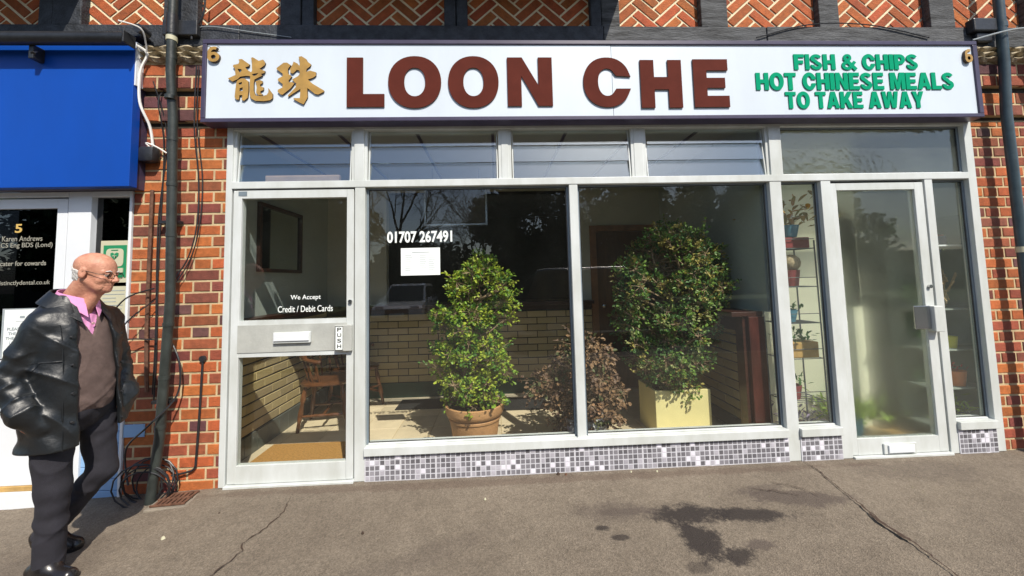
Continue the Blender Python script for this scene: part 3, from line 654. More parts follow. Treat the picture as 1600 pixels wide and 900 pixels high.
# floor
q=MB(); q.box(-2.0,4.0,.076,5.0,-.2,-.004); o=q.build('floor','mortar'); o['kind']='structure'
q=MB(); r=random.Random(4); tsz=.30
for i in range(-7,7):
    for j in range(0,7):
        x=i*tsz+.02; y=.085+j*tsz-.1; c=r.uniform(.85,1.1)
        xa,xb,ya,yb=max(XL,x+.002),min(XR,x+tsz-.002),max(.08,y+.002),min(YB,y+tsz-.002)
        if xb-xa<.02 or yb-ya<.02: continue
        q.col=(c,c*.99,c*.97); q.box(xa,xb,ya,yb,-.01,.0,.0015)
MATS['floor_tile2']=mat('floor_tile_col',(.74,.62,.44),.42,.10,5,attr=True); o=q.build('floor_tiles','floor_tile_col',o)
# counter and shelves
cn_=thing('counter',(-.2,1.7,0.93),'dark serving counter top along the back of the shop','counter')
bx('counter_top','dark_wood',XL+.02,1.10,YB-.14,YB+.35,.985,1.025,cn_,.004); bx('apron','dark_wood',XL+.02,1.10,YB-.03,YB+.05,.932,.984,cn_)
sh=thing('bar_shelf',(XL,.8,1.0),'narrow dark bar shelf running along the left wall under the mirror','shelf')
bx('shelf_board','dark_wood',XL+.002,XL+.13,.12,YB-.142,1.01,1.04,sh,.004); bx('bracket_rail','dark_wood',XL+.002,XL+.03,.12,YB-.142,.96,1.009,sh)
sh=thing('bar_shelf',(XR,.8,1.0),'dark bar shelf on the right wall ending in a red brown wooden post','shelf')
bx('shelf_board','dark_wood',XR-.24,XR-.002,.13,YB-.05,.965,1.0,sh,.004); bx('apron','dark_wood',XR-.10,XR-.06,.245,YB-.05,.84,.964,sh)
bx('end_post','red_wood',1.835,1.952,.12,.20,.0,.964,sh,.004); bx('post_side','dark_wood',1.805,1.834,.15,.24,0,.964,sh)
# back shop behind the hatch
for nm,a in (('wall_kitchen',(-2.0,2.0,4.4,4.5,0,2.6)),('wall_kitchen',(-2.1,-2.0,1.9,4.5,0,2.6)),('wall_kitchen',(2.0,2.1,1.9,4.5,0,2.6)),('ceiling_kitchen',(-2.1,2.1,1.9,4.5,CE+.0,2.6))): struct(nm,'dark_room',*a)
# inner wall of hatch region
# hanging menu frame
mf=thing('menu_lightbox',(-.38,1.25,2.42),'unlit framed menu box hanging from the ceiling inside the left window','menu box')
q=MB()
for a in ((-.70,-.07,1.19,1.25,1.83,1.85),(-.70,-.07,1.19,1.25,2.20,2.22),(-.70,-.68,1.19,1.25,1.85,2.20),(-.09,-.07,1.19,1.25,1.85,2.20)): q.box(*a,.002)
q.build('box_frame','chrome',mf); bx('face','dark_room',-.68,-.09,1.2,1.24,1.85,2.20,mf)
q=MB(); q.tube([(-.62,1.22,2.22),(-.62,1.22,2.418)],.004); q.tube([(-.15,1.22,2.22),(-.15,1.22,2.418)],.004); q.build('hanger','wire',mf)
# brown door in the back wall
bd=thing('brown_door',(1.49,1.83,0),'brown wooden door with lighter frame in the back wall behind the big green bush','door')
q=MB(); q.box(1.105,1.18,YB-.02,YB+.08,0,1.885,.004); q.box(1.80,1.875,YB-.02,YB+.08,0,1.885,.004); q.box(1.18,1.80,YB-.02,YB+.08,1.815,1.885,.004); q.build('door_frame','frame_wood',bd)
bx('door_leaf','door_wood',1.183,1.797,YB+.0,YB+.05,.01,1.812,bd,.003)
q=MB(); q.lathe([(.008,0),(.022,.03),(.022,.045),(.005,.055)],(0,0,0),12); q.v=[(1.24+a,YB-.0-c,.95+b_) for a,b_,c in q.v]; q.build('knob','chrome',bd,True)
# mirror on left wall
mi=thing('framed_mirror',(XL,.84,1.39),'dark framed mirror on the left wall seen through the top of the left door','mirror')
q=MB(); a0,a1,z0,z1=.50,1.175,1.39,1.955
for a in ((XL+.001,XL+.03,a0,a1,z0,z0+.03),(XL+.001,XL+.03,a0,a1,z1-.03,z1),(XL+.001,XL+.03,a0,a0+.03,z0+.03,z1-.03),(XL+.001,XL+.03,a1-.03,a1,z0+.03,z1-.03)): q.box(*a,.002)
q.build('mirror_frame','dark_wood',mi)
MATS['mirror_glass']=mat('mirror_glass',(.42,.48,.46),.04,.03,3,metal=1.0)
bx('mirror_pane','mirror_glass',XL+.001,XL+.012,a0+.03,a1-.03,z0+.03,z1-.03,mi)
# wood strip + lamp dome behind the louvre over the door
tag(bx('wooden_strip','frame_wood',-1.60,-1.09,.09,.12,1.99,2.05,None,.003),'pale wooden strip lying on the transom behind the door louvres','strip')
MATS['peach']=mat('peach',(.62,.40,.26),.7)
bpy.data.objects['wooden_strip'].data.materials[0]=MATS['peach']
dt=thing('smoke_detector',(-1.06,.5,2.42),'white round detector on the ceiling behind the door louvres','detector')
q=MB(); q.lathe([(.055,0),(.05,-.02),(.03,-.032),(.001,-.035)],(-1.08,.45,2.419),18); q.build('cover','upvc',dt,True)
# mats
o=tag(bx('doormat','coir',-1.80,-1.07,.14,.615,.0015,.014,None,.004),'orange coir doormat on the floor inside the left door','doormat')
tag(bx('floor_mat','black_mat',-1.04,-.30,1.36,1.68,.0015,.010,None,.003),'black floor mat in front of the back counter left of the potted shrub','mat')
tag(bx('floor_mat','black_mat',-.15,.50,1.22,1.60,.0015,.010,None,.003),'black floor mat in front of the back counter right of the terracotta pot','mat')

# ---- chairs
def chair(loc,rotz,label):
    t=thing('wooden_chair',(0,0,0),label,'chair','wooden captain chairs inside the takeaway')
    w_='chair_wood'
    q=MB(); # seat: rounded saddle
    n=28; prof=se(0,0,.20,.21,n,3.2); 
    q.add([(x,y,.385) for x,y in prof]+[(x*1.04,y*1.04,.395) for x,y in prof]+[(x*1.04,y*1.04,.412) for x,y in prof]+[(x*.96,y*.96,.420) for x,y in prof]+[(x*.5,y*.5,.408) for x,y in prof],
      [tuple(range(n-1,-1,-1))]+[(k*n+i,k*n+(i+1)%n,(k+1)*n+(i+1)%n,(k+1)*n+i) for k in range(4) for i in range(n)]+[tuple(4*n+i for i in range(n))])
    q.build('seat',w_,t,True)
    def turned(a,b_,r0): 
        a,b_=Vector(a),Vector(b_); P=[a.lerp(b_,k/10) for k in range(11)]; s_=[1,.8,1.15,1.25,.8,1.0,1.2,1.1,.75,.85,.7]; return P,[r0*v for v in s_]
    legs=[((.15,.14,.39),(.21,.19,0)),((.15,-.14,.39),(.21,-.19,0)),((-.15,.14,.39),(-.20,.18,0)),((-.15,-.14,.39),(-.20,-.18,0))]
    for a,b_ in legs: q=MB(); q.tube(*turned(a,b_,.019),10); q.build('leg',w_,t,True)
    for s_ in (-1,1): q=MB(); q.tube(*turned((.19,s_*.172,.13),(-.18,s_*.165,.13),.012),8); q.build('stretcher',w_,t,True)
    for x,z in ((.0,.13),(.195,.20)): q=MB(); q.tube(*turned((x,-.165,z),(x,.165,z),.012),8); q.build('stretcher',w_,t,True)
    # back: spindles, bow arm rail and crest
    q=MB(); arc=[(-.19*math.cos(a)-.02,.225*math.sin(a),.60+.03*math.cos(a)) for a in [R(v) for v in range(-95,96,10)]]
    q.tube(arc,[.017]*len(arc),8)
    cr_=[(-.20*math.cos(a)-.035,.21*math.sin(a),0) for a in [R(v) for v in range(-58,59,8)]]; vs=[];fs=[]
    for i,(x,y,_) in enumerate(cr_):
        h=.10 if 1<i<len(cr_)-2 else .085; vs+=[(x-.012,y,.63),(x+.012,y,.63),(x-.004,y,.63+h),(x-.026,y,.63+h)]
    for i in range(len(cr_)-1):
        for k in range(4): fs.append((i*4+k,(i+1)*4+k,(i+1)*4+(k+1)%4,i*4+(k+1)%4))
    fs+=[(0,1,2,3),tuple(len(vs)-4+k for k in (3,2,1,0))]; q.add(vs,fs); q.build('backrest',w_,t,True)
    for v in (-80,-55,-33,-12,12,33,55,80):
        a=R(v); q=MB(); q.tube(*turned((-.16*math.cos(a)-.0,.17*math.sin(a),.41),(-.19*math.cos(a)-.02,.225*math.sin(a),.61),.009),6); q.build('spindle',w_,t,True)
    t.location=loc; t.rotation_euler=(0,0,rotz)
    return t
def copy_tree(o,parent=None):
    c=o.copy(); COL.objects.link(c); c.parent=parent
    if parent: c.matrix_parent_inverse=o.matrix_parent_inverse.copy()
    for ch in list(o.children): copy_tree(ch,c)
    return c
ch1=chair((-1.57,1.07,0),R(8),'shiny brown wooden chair nearest the left door, facing right')
ch2=copy_tree(ch1); ch2.location=(-1.50,1.56,0); ch2.rotation_euler=(0,0,R(-35)); ch2['label']='darker wooden chair standing behind the front chair by the counter'

# ------------------------------------------------------------------ plants
def leafcard(q,p,d,up,L,W,fold=.25):
    d=d.normalized(); s_=d.cross(up); s_=s_.normalized() if s_.length>1e-4 else d.orthogonal().normalized(); n=s_.cross(d)
    a=p; tip=p+d*L; m1=p+d*L*.55+s_*W*.5+n*W*fold; m2=p+d*L*.55-s_*W*.5+n*W*fold; c1=p+d*L*.25+s_*W*.36+n*W*fold*.6; c2=p+d*L*.25-s_*W*.36+n*W*fold*.6; e1=p+d*L*.85+s_*W*.34+n*W*fold*.5;e2=p+d*L*.85-s_*W*.34+n*W*fold*.5; mid=p+d*L*.5
    q.add([a,c1,m1,e1,tip,e2,m2,c2,mid],[(0,1,2,8),(8,2,3,4),(0,8,6,7),(8,4,5,6)])
def bush(root,env,cx,cy_,dy,seed,ntips,nleaf,L,pal,m,trunk_m,zbase,matname_leaf='foliage',stems=5,droop=0.,srad=.012,nclump=50,crad=.085):
    r=random.Random(seed)
    def ext(z):
        e=sorted(env)
        if z<=e[0][0]: return e[0][1],e[0][2]
        for i in range(len(e)-1):
            if e[i][0]<=z<=e[i+1][0]:
                t=(z-e[i][0])/(e[i+1][0]-e[i][0]); return e[i][1]*(1-t)+e[i+1][1]*t,e[i][2]*(1-t)+e[i+1][2]*t
        return e[-1][1],e[-1][2]
    z0,z1=min(e[0] for e in env),max(e[0] for e in env)
    q=MB(); tr=MB()
    trunks=[]
    for s_ in range(stems):
        P=[Vector((cx+r.gauss(0,.02),cy_+r.gauss(0,.02),zbase))]; top=z0+(z1-z0)*r.uniform(.6,.92); n=10; a,b_=ext(top); tx=cx+a+(b_-a)*r.uniform(.25,.75)
        for k in range(1,n+1):
            t=k/n; P.append(Vector((P[0].x+(tx-P[0].x)*t+r.gauss(0,.022),cy_+r.gauss(0,.02)+t*r.uniform(-.2,.2)*dy,zbase+(top-zbase)*t)))
        tr.tube(P,[srad*(1.7-1.2*k/n) for k in range(n+1)],6); trunks.append(P)
    clumps=[]
    tries=0
    while len(clumps)<nclump and tries<4000:
        tries+=1; z=r.uniform(z0,z1); a,b_=ext(z); mid=(a+b_)/2; hw=max(.02,(b_-a)/2-crad*.55)
        th=r.uniform(0,2*math.pi); rad=math.sqrt(r.uniform(.12,1)); c=Vector((cx+mid+hw*rad*math.cos(th),cy_+dy*(hw/.35)**.5*rad*math.sin(th),z))
        if min([9]+[(c-e[0]).length for e in clumps])<crad*.85: continue
        clumps.append((c,crad*r.uniform(.75,1.2),r.random())); tk=r.choice(trunks); base=min(tk[1:],key=lambda v:(v-c).length+max(0,v.z-c.z+.05)*2)
        m1=(base+c)/2+Vector((r.gauss(0,.02),r.gauss(0,.02),-.02)); tr.tube([base,m1,c],[srad*.7,srad*.5,srad*.3],5,False)
    for c,cr_,tone in clumps:
        for j in range(int(ntips/len(clumps))):
            d0=Vector((r.gauss(0,1),r.gauss(0,1),r.gauss(.15-droop,1))).normalized(); p=c+d0*cr_*r.uniform(.45,1.0)
            tr.tube([c+d0*cr_*.1,p],[srad*.22,srad*.10],3,False); colr=pal(r,p.z,tone)
            for k in range(nleaf):
                d=(d0*.9+Vector((r.gauss(0,.7),r.gauss(0,.7),r.gauss(.2-droop,.55)))).normalized()
                pp_=p+d*L*.2+Vector((r.gauss(0,L*.35),r.gauss(0,L*.35),r.gauss(0,L*.35))); kk=r.uniform(.75,1.25); q.col=(colr[0]*kk,colr[1]*kk,colr[2]*kk)
                leafcard(q,pp_,d,Vector((r.gauss(0,.5),r.gauss(-.3,.5),1)),L*r.uniform(.6,1.2),L*r.uniform(.5,.8))
    for j in range(nclump//3):
        c,cr_,tone=r.choice(clumps); mid=sum(ext(c.z))/2; d0=Vector((c.x-cx-mid,(c.y-cy_)*.6,r.uniform(.0,.25)-droop*.3)); d0=(d0.normalized() if d0.length>.01 else Vector((0,0,1)))*.8+Vector((r.gauss(0,.3),r.gauss(0,.3),r.gauss(.3-droop,.3)))
        d0.normalize(); a0=c+d0*cr_*.6; ln_=cr_*r.uniform(.7,1.35); tr.tube([c,a0,a0+d0*ln_],[srad*.3,srad*.22,srad*.1],4,False); colr=pal(r,c.z+.05,tone)
        for k in range(11):
            pp_=a0+d0*ln_*(.2+.85*k/10)+Vector((r.gauss(0,L*.15),r.gauss(0,L*.15),r.gauss(0,L*.15))); kk=r.uniform(.75,1.25); q.col=(colr[0]*kk,colr[1]*kk,colr[2]*kk)
            leafcard(q,pp_,d0*.5+Vector((r.gauss(0,.8),r.gauss(0,.8),r.gauss(0,.6))),Vector((r.gauss(0,.5),-.3,1)),L*r.uniform(.5,1.1),L*r.uniform(.4,.7))
    # close-fitting short branches ends
    q.build(matname_leaf,m,root); tr.build('branches',trunk_m,root,True)
def jade_pal(r,z,rad):
    t=r.random()
    if t<.42: return (.27,.32,.04)
    if t<.78: return (.15,.25,.03)
    return (.05,.12,.02)
def jade_dark(r,z,rad):
    t=r.random()
    if t<.12 or (z>1.1 and t<.30): return (.26,.22,.07)
    if t<.30: return (.24,.26,.12)
    if t<.6: return (.12,.20,.04)
    return (.055,.12,.035)
def dry_pal(r,z,rad):
    t=r.random()
    if t<.10: return (.08,.09,.03)
    if t<.5: return (.24,.14,.07)
    return (.13,.075,.045)
LP=thing('jade_plant',(-.19,.44,0),'tall narrow bright green jade plant in a round terracotta pot behind the left window','potted plant')
q=MB(); q.lathe([(.15,0),(.165,.02),(.192,.185),(.200,.19),(.203,.205),(.196,.215),(.214,.225),(.226,.255),(.228,.30),(.216,.305),(.205,.295),(.20,.27)],(-.185,.44,0.03),40); q.build('pot','terracotta',LP,True)
q=MB(); q.lathe([(.001,.275),(.20,.272)],(-.185,.44,.03),30); q.build('soil','soil',LP)
envL=[(1.45,-.03,.12),(1.36,-.13,.26),(1.24,-.29,.34),(1.11,-.36,.37),(.98,-.33,.34),(.83,-.31,.24),(.69,-.35,.36),(.54,-.35,.33),(.40,-.34,.30),(.31,-.22,.20)]
bush(LP,envL,-.19,.44,  .26,3,1700,7,.028,jade_pal,'jade','bark',.29,stems=6,srad=.013,nclump=100,crad=.085)
RP=thing('jade_plant',(1.45,.55,0),'big dark green jade bush in a square yellow planter behind the right window','potted plant')
a,b_,c,d=1.245,1.695,.44,.80
q=MB(); q.box(a,b_,c,c+.02,0.002,.365,.003); q.box(a,b_,d-.02,d,.002,.365,.003); q.box(a,a+.02,c+.02,d-.02,.002,.365,.003); q.box(b_-.02,b_,c+.02,d-.02,.002,.365,.003); q.build('planter','yellow_pot',RP)
bx('soil','soil',a+.02,b_-.02,c+.02,d-.02,.01,.33,RP)
envR=[(1.66,-.12,.08),(1.58,-.26,.25),(1.46,-.43,.40),(1.30,-.52,.47),(1.20,-.54,.48),(1.03,-.52,.38),(.83,-.52,.37),(.63,-.44,.28),(.50,-.36,.12),(.40,-.24,.14),(.30,-.04,.08)]
bush(RP,envR,1.50,.55,.30,9,3100,7,.029,jade_dark,'jade','bark',.32,stems=7,srad=.016,nclump=215,crad=.082)
MP=thing('dried_plant',(.65,.35,0),'withered brown bushy plant in a pale patterned pot between the two jade plants','potted plant')
MATS['pot_pattern']=mat('pot_pattern',(.55,.58,.50),.5,.1,22,color2=(.30,.28,.42))
q=MB(); q.lathe([(.10,0),(.155,.05),(.175,.12),(.165,.19),(.155,.21),(.145,.205),(.14,.18)],(.64,.36,0.03),30); q.build('pot','pot_pattern',MP,True)
q=MB(); q.lathe([(.001,.18),(.145,.18)],(.64,.36,.03),24); q.build('soil','soil',MP)
envM=[(.80,-.08,.12),(.72,-.20,.22),(.66,-.29,.29),(.54,-.43,.37),(.40,-.44,.43),(.28,-.38,.36),(.20,-.24,.26)]
bush(MP,envM,.66,.38,.26,15,620,6,.036,dry_pal,'dry_leaf','bark',.20,stems=9,droop=.5,srad=.010,nclump=46,crad=.10)

# ------------------------------------------------------------------ LOBBY behind the right door
struct('wall_lobby_back','cream_wall',2.047,3.08,.50,.56,0,CE); struct('wall_lobby_side','plaster_grey',3.02,3.08,.561,2.2,0,CE)
struct('wall_lobby_back','plaster_grey',3.0,3.8,2.2,2.3,0,CE); struct('wall_lobby_right','plaster_grey',3.66,3.76,.115,2.3,0,CE); struct('ceiling_lobby','ceiling',2.047,3.76,.08,2.3,CE,CE+.1)
q=MB(); q.box(2.047,3.66,.09,.99,-.003,.001); o=q.build('floor_lobby','crate_wood'); o['kind']='structure'
def pot(root,x,y,z,r0,r1,h,m): q=MB(); q.lathe([(r0,0),(r1,h),(r1*.9,h),(r1*.85,h*.8)],(x,y,z),18); q.build('pot',m,root,True)
def tuft(root,x,y,z,rx,h,m,n,seed,name='leaves',L=.05):
    q=MB(); r=random.Random(seed)
    for k in range(n):
        p=Vector((x+r.gauss(0,rx*.35),y+r.gauss(0,rx*.3),z+abs(r.gauss(0,h*.4)))); leafcard(q,p,Vector((r.gauss(0,1)+(p.x-x)*8,r.gauss(0,1),r.gauss(.6,.6))),Vector((0,0,1)),L*r.uniform(.6,1.2),L*.35)
    q.build(name,m,root)
mat('shelf_grey',(.24,.28,.25),.6,.1,5)
st=thing('wire_plant_stand',(2.25,.25,0),'grey metal wire shelf stand with pots behind the narrow pane left of the right door','shelf stand')
q=MB()
for x,y in ((2.13,.16),(2.42,.16),(2.13,.36),(2.42,.36)): q.tube([(x,y,0.001),(x-.012,y,1.52)],.006,6)
q.build('stand_frame','wire',st)
for z in (.06,.33,.64,.90,1.17,1.46):
    q=MB()
    for y in (.16,.20,.24,.28,.32,.36): q.tube([(2.13,y,z),(2.41,y,z)],.003,5)
    for x in (2.13,2.41): q.tube([(x,.16,z),(x,.36,z)],.004,5)
    for x in (2.13,): q.tube([(2.13,.16,z+.07),(2.41,.16,z+.07)],.003,5)
    q.build('shelf','wire',st)
def potted(label,x,y,z,r0,r1,h,pm,lm,rx,lh,n,seed,L=.05,nm='potted_plant',cat='potted plant'):
    t=thing(nm,(x,y,z),label,cat); pot(t,x,y,z,r0,r1,h,pm); 
    if n: tuft(t,x,y,z+h*.9,rx,lh,lm,n,seed,'leaves',L)
    return t
potted('orange and green bushy plant in a blue pot atop the wire stand',2.28,.24,1.552,.05,.07,.09,'teal','bark',.28,.20,110,2,.09)
mat('foliage_mix',(.10,.14,.03),.6,.8,18,color2=(.42,.16,.03)); bpy.data.objects['leaves'].data.materials[0]=MATS['foliage_mix']
q=MB(); 
tb=thing('planter_tray',(2.24,.24,1.47),'dark red trough on the wire stand just under its top rail','tray'); bx('trough','maroon',2.15,2.39,.18,.33,1.465,1.545,tb,.004)
t=thing('wicker_ball_pot',(2.27,.24,1.18),'round wicker ball sitting in a dark red pot on the wire stand','ornament'); pot(t,2.26,.24,1.177,.055,.07,.12,'maroon')
q=MB(); q.lathe([(.001,0),(.04,.01),(.062,.04),(.068,.07),(.06,.10),(.035,.125),(.001,.133)],(2.275,.24,1.285),16); q.build('ball','wicker',t,True)
t=potted('small teal blue pot with dark leaves on the third shelf of the wire stand',2.22,.24,.907,.05,.07,.09,'teal','green_plant',.12,.06,25,3)
t=thing('wooden_box_planter',(2.28,.24,.65),'yellow wooden box with dark leaves on the middle shelf of the wire stand','planter'); bx('box','crate_wood',2.19,2.39,.17,.31,.646,.76,t,.004); tuft(t,2.28,.24,.76,.2,.08,'green_plant',60,5)
potted('little maroon pot on the second lowest shelf of the wire stand',2.22,.24,.337,.045,.06,.10,'maroon','green_plant',.12,.10,30,6)
potted('pink pot with purple grey leaves on the lowest shelf of the wire stand',2.25,.24,.067,.06,.08,.09,'pink_pot','purple_leaf',.26,.16,90,7)
potted('green leafy plant in a pale blue pot on the lobby floor behind the right door',2.72,.34,.002,.08,.10,.17,'teal','lime',.30,.14,190,8,.085)
for (x0,x1,z0,z1,lb_) in ((2.84,2.92,1.42,1.80,'short dark coat hanging on the lobby wall behind the right door'),(2.925,3.015,.98,1.72,'long dark coat hanging on the lobby wall behind the right door')):
    t=thing('hanging_coat',(x0,.48,z1),lb_,'coat'); q=MB(); xm=(x0+x1)/2; w2=(x1-x0)/2
    q.prism([[(xm-w2*.5,z1),(xm+w2*.5,z1),(xm+w2*.9,z1-.08),(xm+w2,z0+.03),(xm+w2*.3,z0),(xm-w2*.9,z0+.02),(xm-w2*.95,z1-.1)]],.44,.495); q.build('cloth','black_mat',t)
    q=MB(); q.tube([(xm,.44,z1+.02),(xm,.498,z1+.02)],.008,8); q.build('peg','chrome',t)
# right hand shelf unit
t=thing('shelf_unit',(3.45,.2,0),'grey shelf unit with pots behind the narrow pane right of the right door','shelf unit')
for z in (.12,.40,.68,.98,1.46): bx('shelf','shelf_grey' if z<1.4 else 'upvc',3.22,3.655,.12,.40,z-.012,z,t,.002)
q=MB(); q.box(3.645,3.656,.12,.40,0.001,1.7); q.box(3.22,3.655,.40,.412,.001,1.45); q.build('back_panel','shelf_grey',t)
t=thing('yellow_bottle',(3.36,.2,1.52),'yellow green plastic bottle on the top shelf of the grey shelf unit','bottle'); q=MB(); q.lathe([(.05,0),(.055,.01),(.055,.16),(.02,.20),(.02,.23)],(3.37,.22,1.545),16); q.build('bottle_body','yellow_plastic',t,True)
t=thing('purple_box',(3.40,.2,1.461),'navy and purple box with red lid on the top shelf of the grey shelf unit','box'); bx('box_body','navy',3.28,3.47,.16,.30,1.461,1.53,t,.003); bx('lid','maroon',3.29,3.46,.17,.29,1.5305,1.544,t,.003)
t=thing('navy_basket',(3.38,.2,1.3),'navy basket hanging below the top shelf of the grey shelf unit','basket'); q=MB(); q.lathe([(.05,0),(.08,.07)],(3.37,.22,1.365),16); q.build('basket_body','navy',t,True)
t=thing('straw_figure',(3.42,.2,.98),'bundle of dried straw stalks leaning in the grey shelf unit','dried stalks'); q=MB(); r=random.Random(9)
for k in range(90):
    x=3.40+r.gauss(0,.035); z=.985+r.uniform(0,.2); q.tube([(x,.2+r.gauss(0,.03),z),(x+r.gauss(0,.02),.2+r.gauss(0,.03),z+r.uniform(.06,.16))],.006,4)
q.build('stalks','straw',t)
t=potted('yellow plastic pot on the middle shelf of the grey shelf unit',3.44,.2,.68,.045,.055,.085,'yellow_plastic','lime',.1,.05,0,11)
t=potted('orange pot with a magenta flower on a low shelf of the grey shelf unit',3.46,.2,.40,.055,.07,.11,'orange_pot','red_flower',.07,.09,25,12,.035)
for k,(x,y,z,lb_) in enumerate(((3.29,.30,1.461,'dark leafy plant in a small green pot at the back of the top shelf'),(3.30,.30,.981,'dark leafy plant in a green pot behind the straw stalks'),(3.30,.30,.681,'dark leafy plant in a green pot behind the yellow pot'),(3.29,.32,.401,'dark leafy plant in a green pot behind the white cup'))):
    potted(lb_,x,y,z,.035,.045,.06,'green_skirt','green_plant',.14,.13,55,70+k,.06)
t=thing('white_cup',(3.34,.18,.40),'small white cup beside the orange pot on the shelf unit','cup'); q=MB(); q.lathe([(.02,0),(.03,.06),(.027,.06)],(3.34,.18,.4005),14); q.build('cup_body','upvc',t,True)
t=potted('lime green plant in a navy pot on the lowest shelf of the grey shelf unit',3.45,.2,.12,.06,.075,.08,'navy','lime',.16,.12,60,13,.06)

# ------------------------------------------------------------------ SHOP 5 next door
s5=thing('dental_shopfront',(-3.0,0,0),'white plastic shopfront of the neighbour with black door glass numbered 5','shopfront')
X5=-4.3
def f5(name,x0,x1,z0,z1,y0=-.01,y1=.07,m='upvc',p=s5,b=.003): return bx(name,m,x0,x1,y0,y1,z0,z1,p,b)
f5('frame_post',-2.415,-2.398,-.05,1.93); f5('frame_post',-2.80,-2.655,-.05,1.93); f5('frame_head',-4.3,-2.80,1.895,1.93); f5('frame_head',-2.655,-2.415,1.895,1.93)
bx('window_pane','black_glass',-2.655,-2.415,.03,.036,.50,1.895,s5)
f5('window_rail',-2.655,-2.415,.455,.50)
q=MB()
for i in range(7): q.box(-2.655,-2.398,.002 if i<6 else .003,.06,-.06+i*.0725,-.06+i*.0725+.069,.003)
q.build('boarding','pale_blue',s5)
dd=f5('door',-2.87,-2.805,.12,1.885,-.008,.05)
q=MB(); q.box(-4.0,-3.37,-.008,.05,.12,1.885); q.box(-3.37,-2.87,-.0075,.05,1.822,1.885); q.box(-3.37,-2.87,-.0075,.05,.12,.845)
q.build('door_frame','upvc',dd); bx('door_glass','black_glass',-3.37,-2.87,.01,.016,.845,1.822,dd)
f5('frame_post',-4.3,-4.002,-.05,1.895)
f5('door_step',-4.0,-2.80,-.09,.045,-.05,.07,'upvc'); f5('threshold',-4.0,-2.80,.046,.075,-.03,.06,'crate_wood'); f5('threshold',-4.0,-2.80,.076,.118,-.02,.06)
text('lettering','5',-3.146,-3.102,1.666,1.724,.008,.001,'print_gold',dd,.02)
for b_,x0,x1,z0,z1,off in (('Karen Andrews',-3.222,-2.972,1.610,1.644,.0),('LDS RCS Eng BDS (Lond)',-3.333,-2.906,1.560,1.600,.0),('We cater for cowards',-3.297,-2.940,1.449,1.480,.008),('www.distinctlydental.co.uk',-3.333,-2.908,1.316,1.352,.0)):
    text('lettering',b_,x0,x1,z0,z1,.008,.001,'print_cream',dd,off)
dn=thing('door_notice',(-3.02,.0,.87),'white laminated notice in the bottom of the neighbour\'s black door glass, partly behind the man','notice')
bx('sheet','white_paper',-3.17,-2.88,.004,.009,.858,1.166,dn); q=MB()
for a in ((-3.183,-2.867,.853,.858),(-3.183,-2.867,1.166,1.172),(-3.183,-3.17,.858,1.166)): q.box(a[0],a[1],.003,.009,a[2],a[3])
q.build('edge','print_grey',dn)
for b_,x0,x1,z0,z1 in (('PLEASE',-3.148,-3.06,1.033,1.052),('THE B',-3.14,-3.07,1.004,1.022),('THE D',-3.155,-3.075,.975,.993),('LO',-3.13,-3.10,.946,.964)): text('print',b_,x0,x1,z0,z1,.002,.0015,'print_grey',dn,.01)
q=MB(); q.box(-3.10,-3.02,.0025,.0035,1.09,1.092); q.box(-3.075,-3.045,.0025,.0035,1.11,1.125); q.build('print','print_grey',dn)
an=thing('defibrillator_notice',(-2.51,.02,1.33),'green and cream defibrillator notice with heart symbol in the neighbour\'s side window','notice')
bx('board','cream_board',-2.613,-2.424,.020,.026,1.324,1.603,an,.001); bx('green_field','aed_green',-2.592,-2.445,.0175,.0195,1.357,1.572,an)
pl=[(x,z) for x,z in se(-2.518,1.490,.056,.060,24,5)]; q=MB(); q.prism([pl],.0155,.017); q.build('pictogram','cream_board',an)
ht=[(-2.518,1.475),(-2.542,1.500),(-2.544,1.517),(-2.533,1.524),(-2.518,1.514),(-2.503,1.524),(-2.492,1.517),(-2.494,1.500)]
q=MB(); q.prism([ht],.0135,.015); q.box(-2.54,-2.496,.0135,.015,1.536,1.542); q.build('heart','aed_green',an)
q=MB(); q.prism([[(-2.532,1.503),(-2.522,1.503),(-2.518,1.512),(-2.514,1.490),(-2.510,1.503),(-2.504,1.503),(-2.504,1.499),(-2.512,1.499),(-2.515,1.482),(-2.520,1.503),(-2.522,1.499),(-2.532,1.499)]],.012,.0133); q.build('bolt','cream_board',an); bx('symbol','cream_board',-2.49,-2.46,.012,.017,1.39,1.42,an)
text('print','AED',-2.585,-2.525,1.368,1.395,.014,.003,'cream_board',an,.02)
sn=thing('small_notice',(-2.45,.02,1.0),'beige typed notice under the defibrillator notice in the neighbour\'s side window','notice')
bx('sheet','cream_board',-2.60,-2.426,.020,.026,1.010,1.300,sn); q=MB(); r=random.Random(2)
for i in range(9): q.box(-2.585,-2.585+r.uniform(.08,.14),.0185,.0195,1.27-i*.024,1.274-i*.024)
q.build('print','print_grey',sn)
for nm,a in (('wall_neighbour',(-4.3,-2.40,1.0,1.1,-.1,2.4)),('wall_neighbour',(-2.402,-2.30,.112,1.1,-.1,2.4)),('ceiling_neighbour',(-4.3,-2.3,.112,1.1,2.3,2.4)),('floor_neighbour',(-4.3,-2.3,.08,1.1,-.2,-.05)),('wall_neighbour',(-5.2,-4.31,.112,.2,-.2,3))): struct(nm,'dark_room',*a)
bf=thing('blue_fascia',(-3.3,-.08,1.93),'large plain blue fascia board over the neighbour\'s door','fascia')
q=MB(); q.box(-5.2,-2.318,-.125,-.068,1.932,2.895,.003); q.build('panel','blue',bf); bx('edge_trim','upvc',-2.3175,-2.309,-.12,-.068,2.60,2.89,bf); bx('backing','purple_frame',-5.2,-2.33,-.066,-.0,1.932,2.80,bf)
aw=thing('awning_box',(-3.5,-.2,2.85),'black rolled awning tube mounted along the top of the blue fascia','awning')
q=MB(); q.tube([(-5.2,-.20,2.862),(-2.295,-.20,2.862)],.040,20); q.build('roller','black_plastic',aw,True)
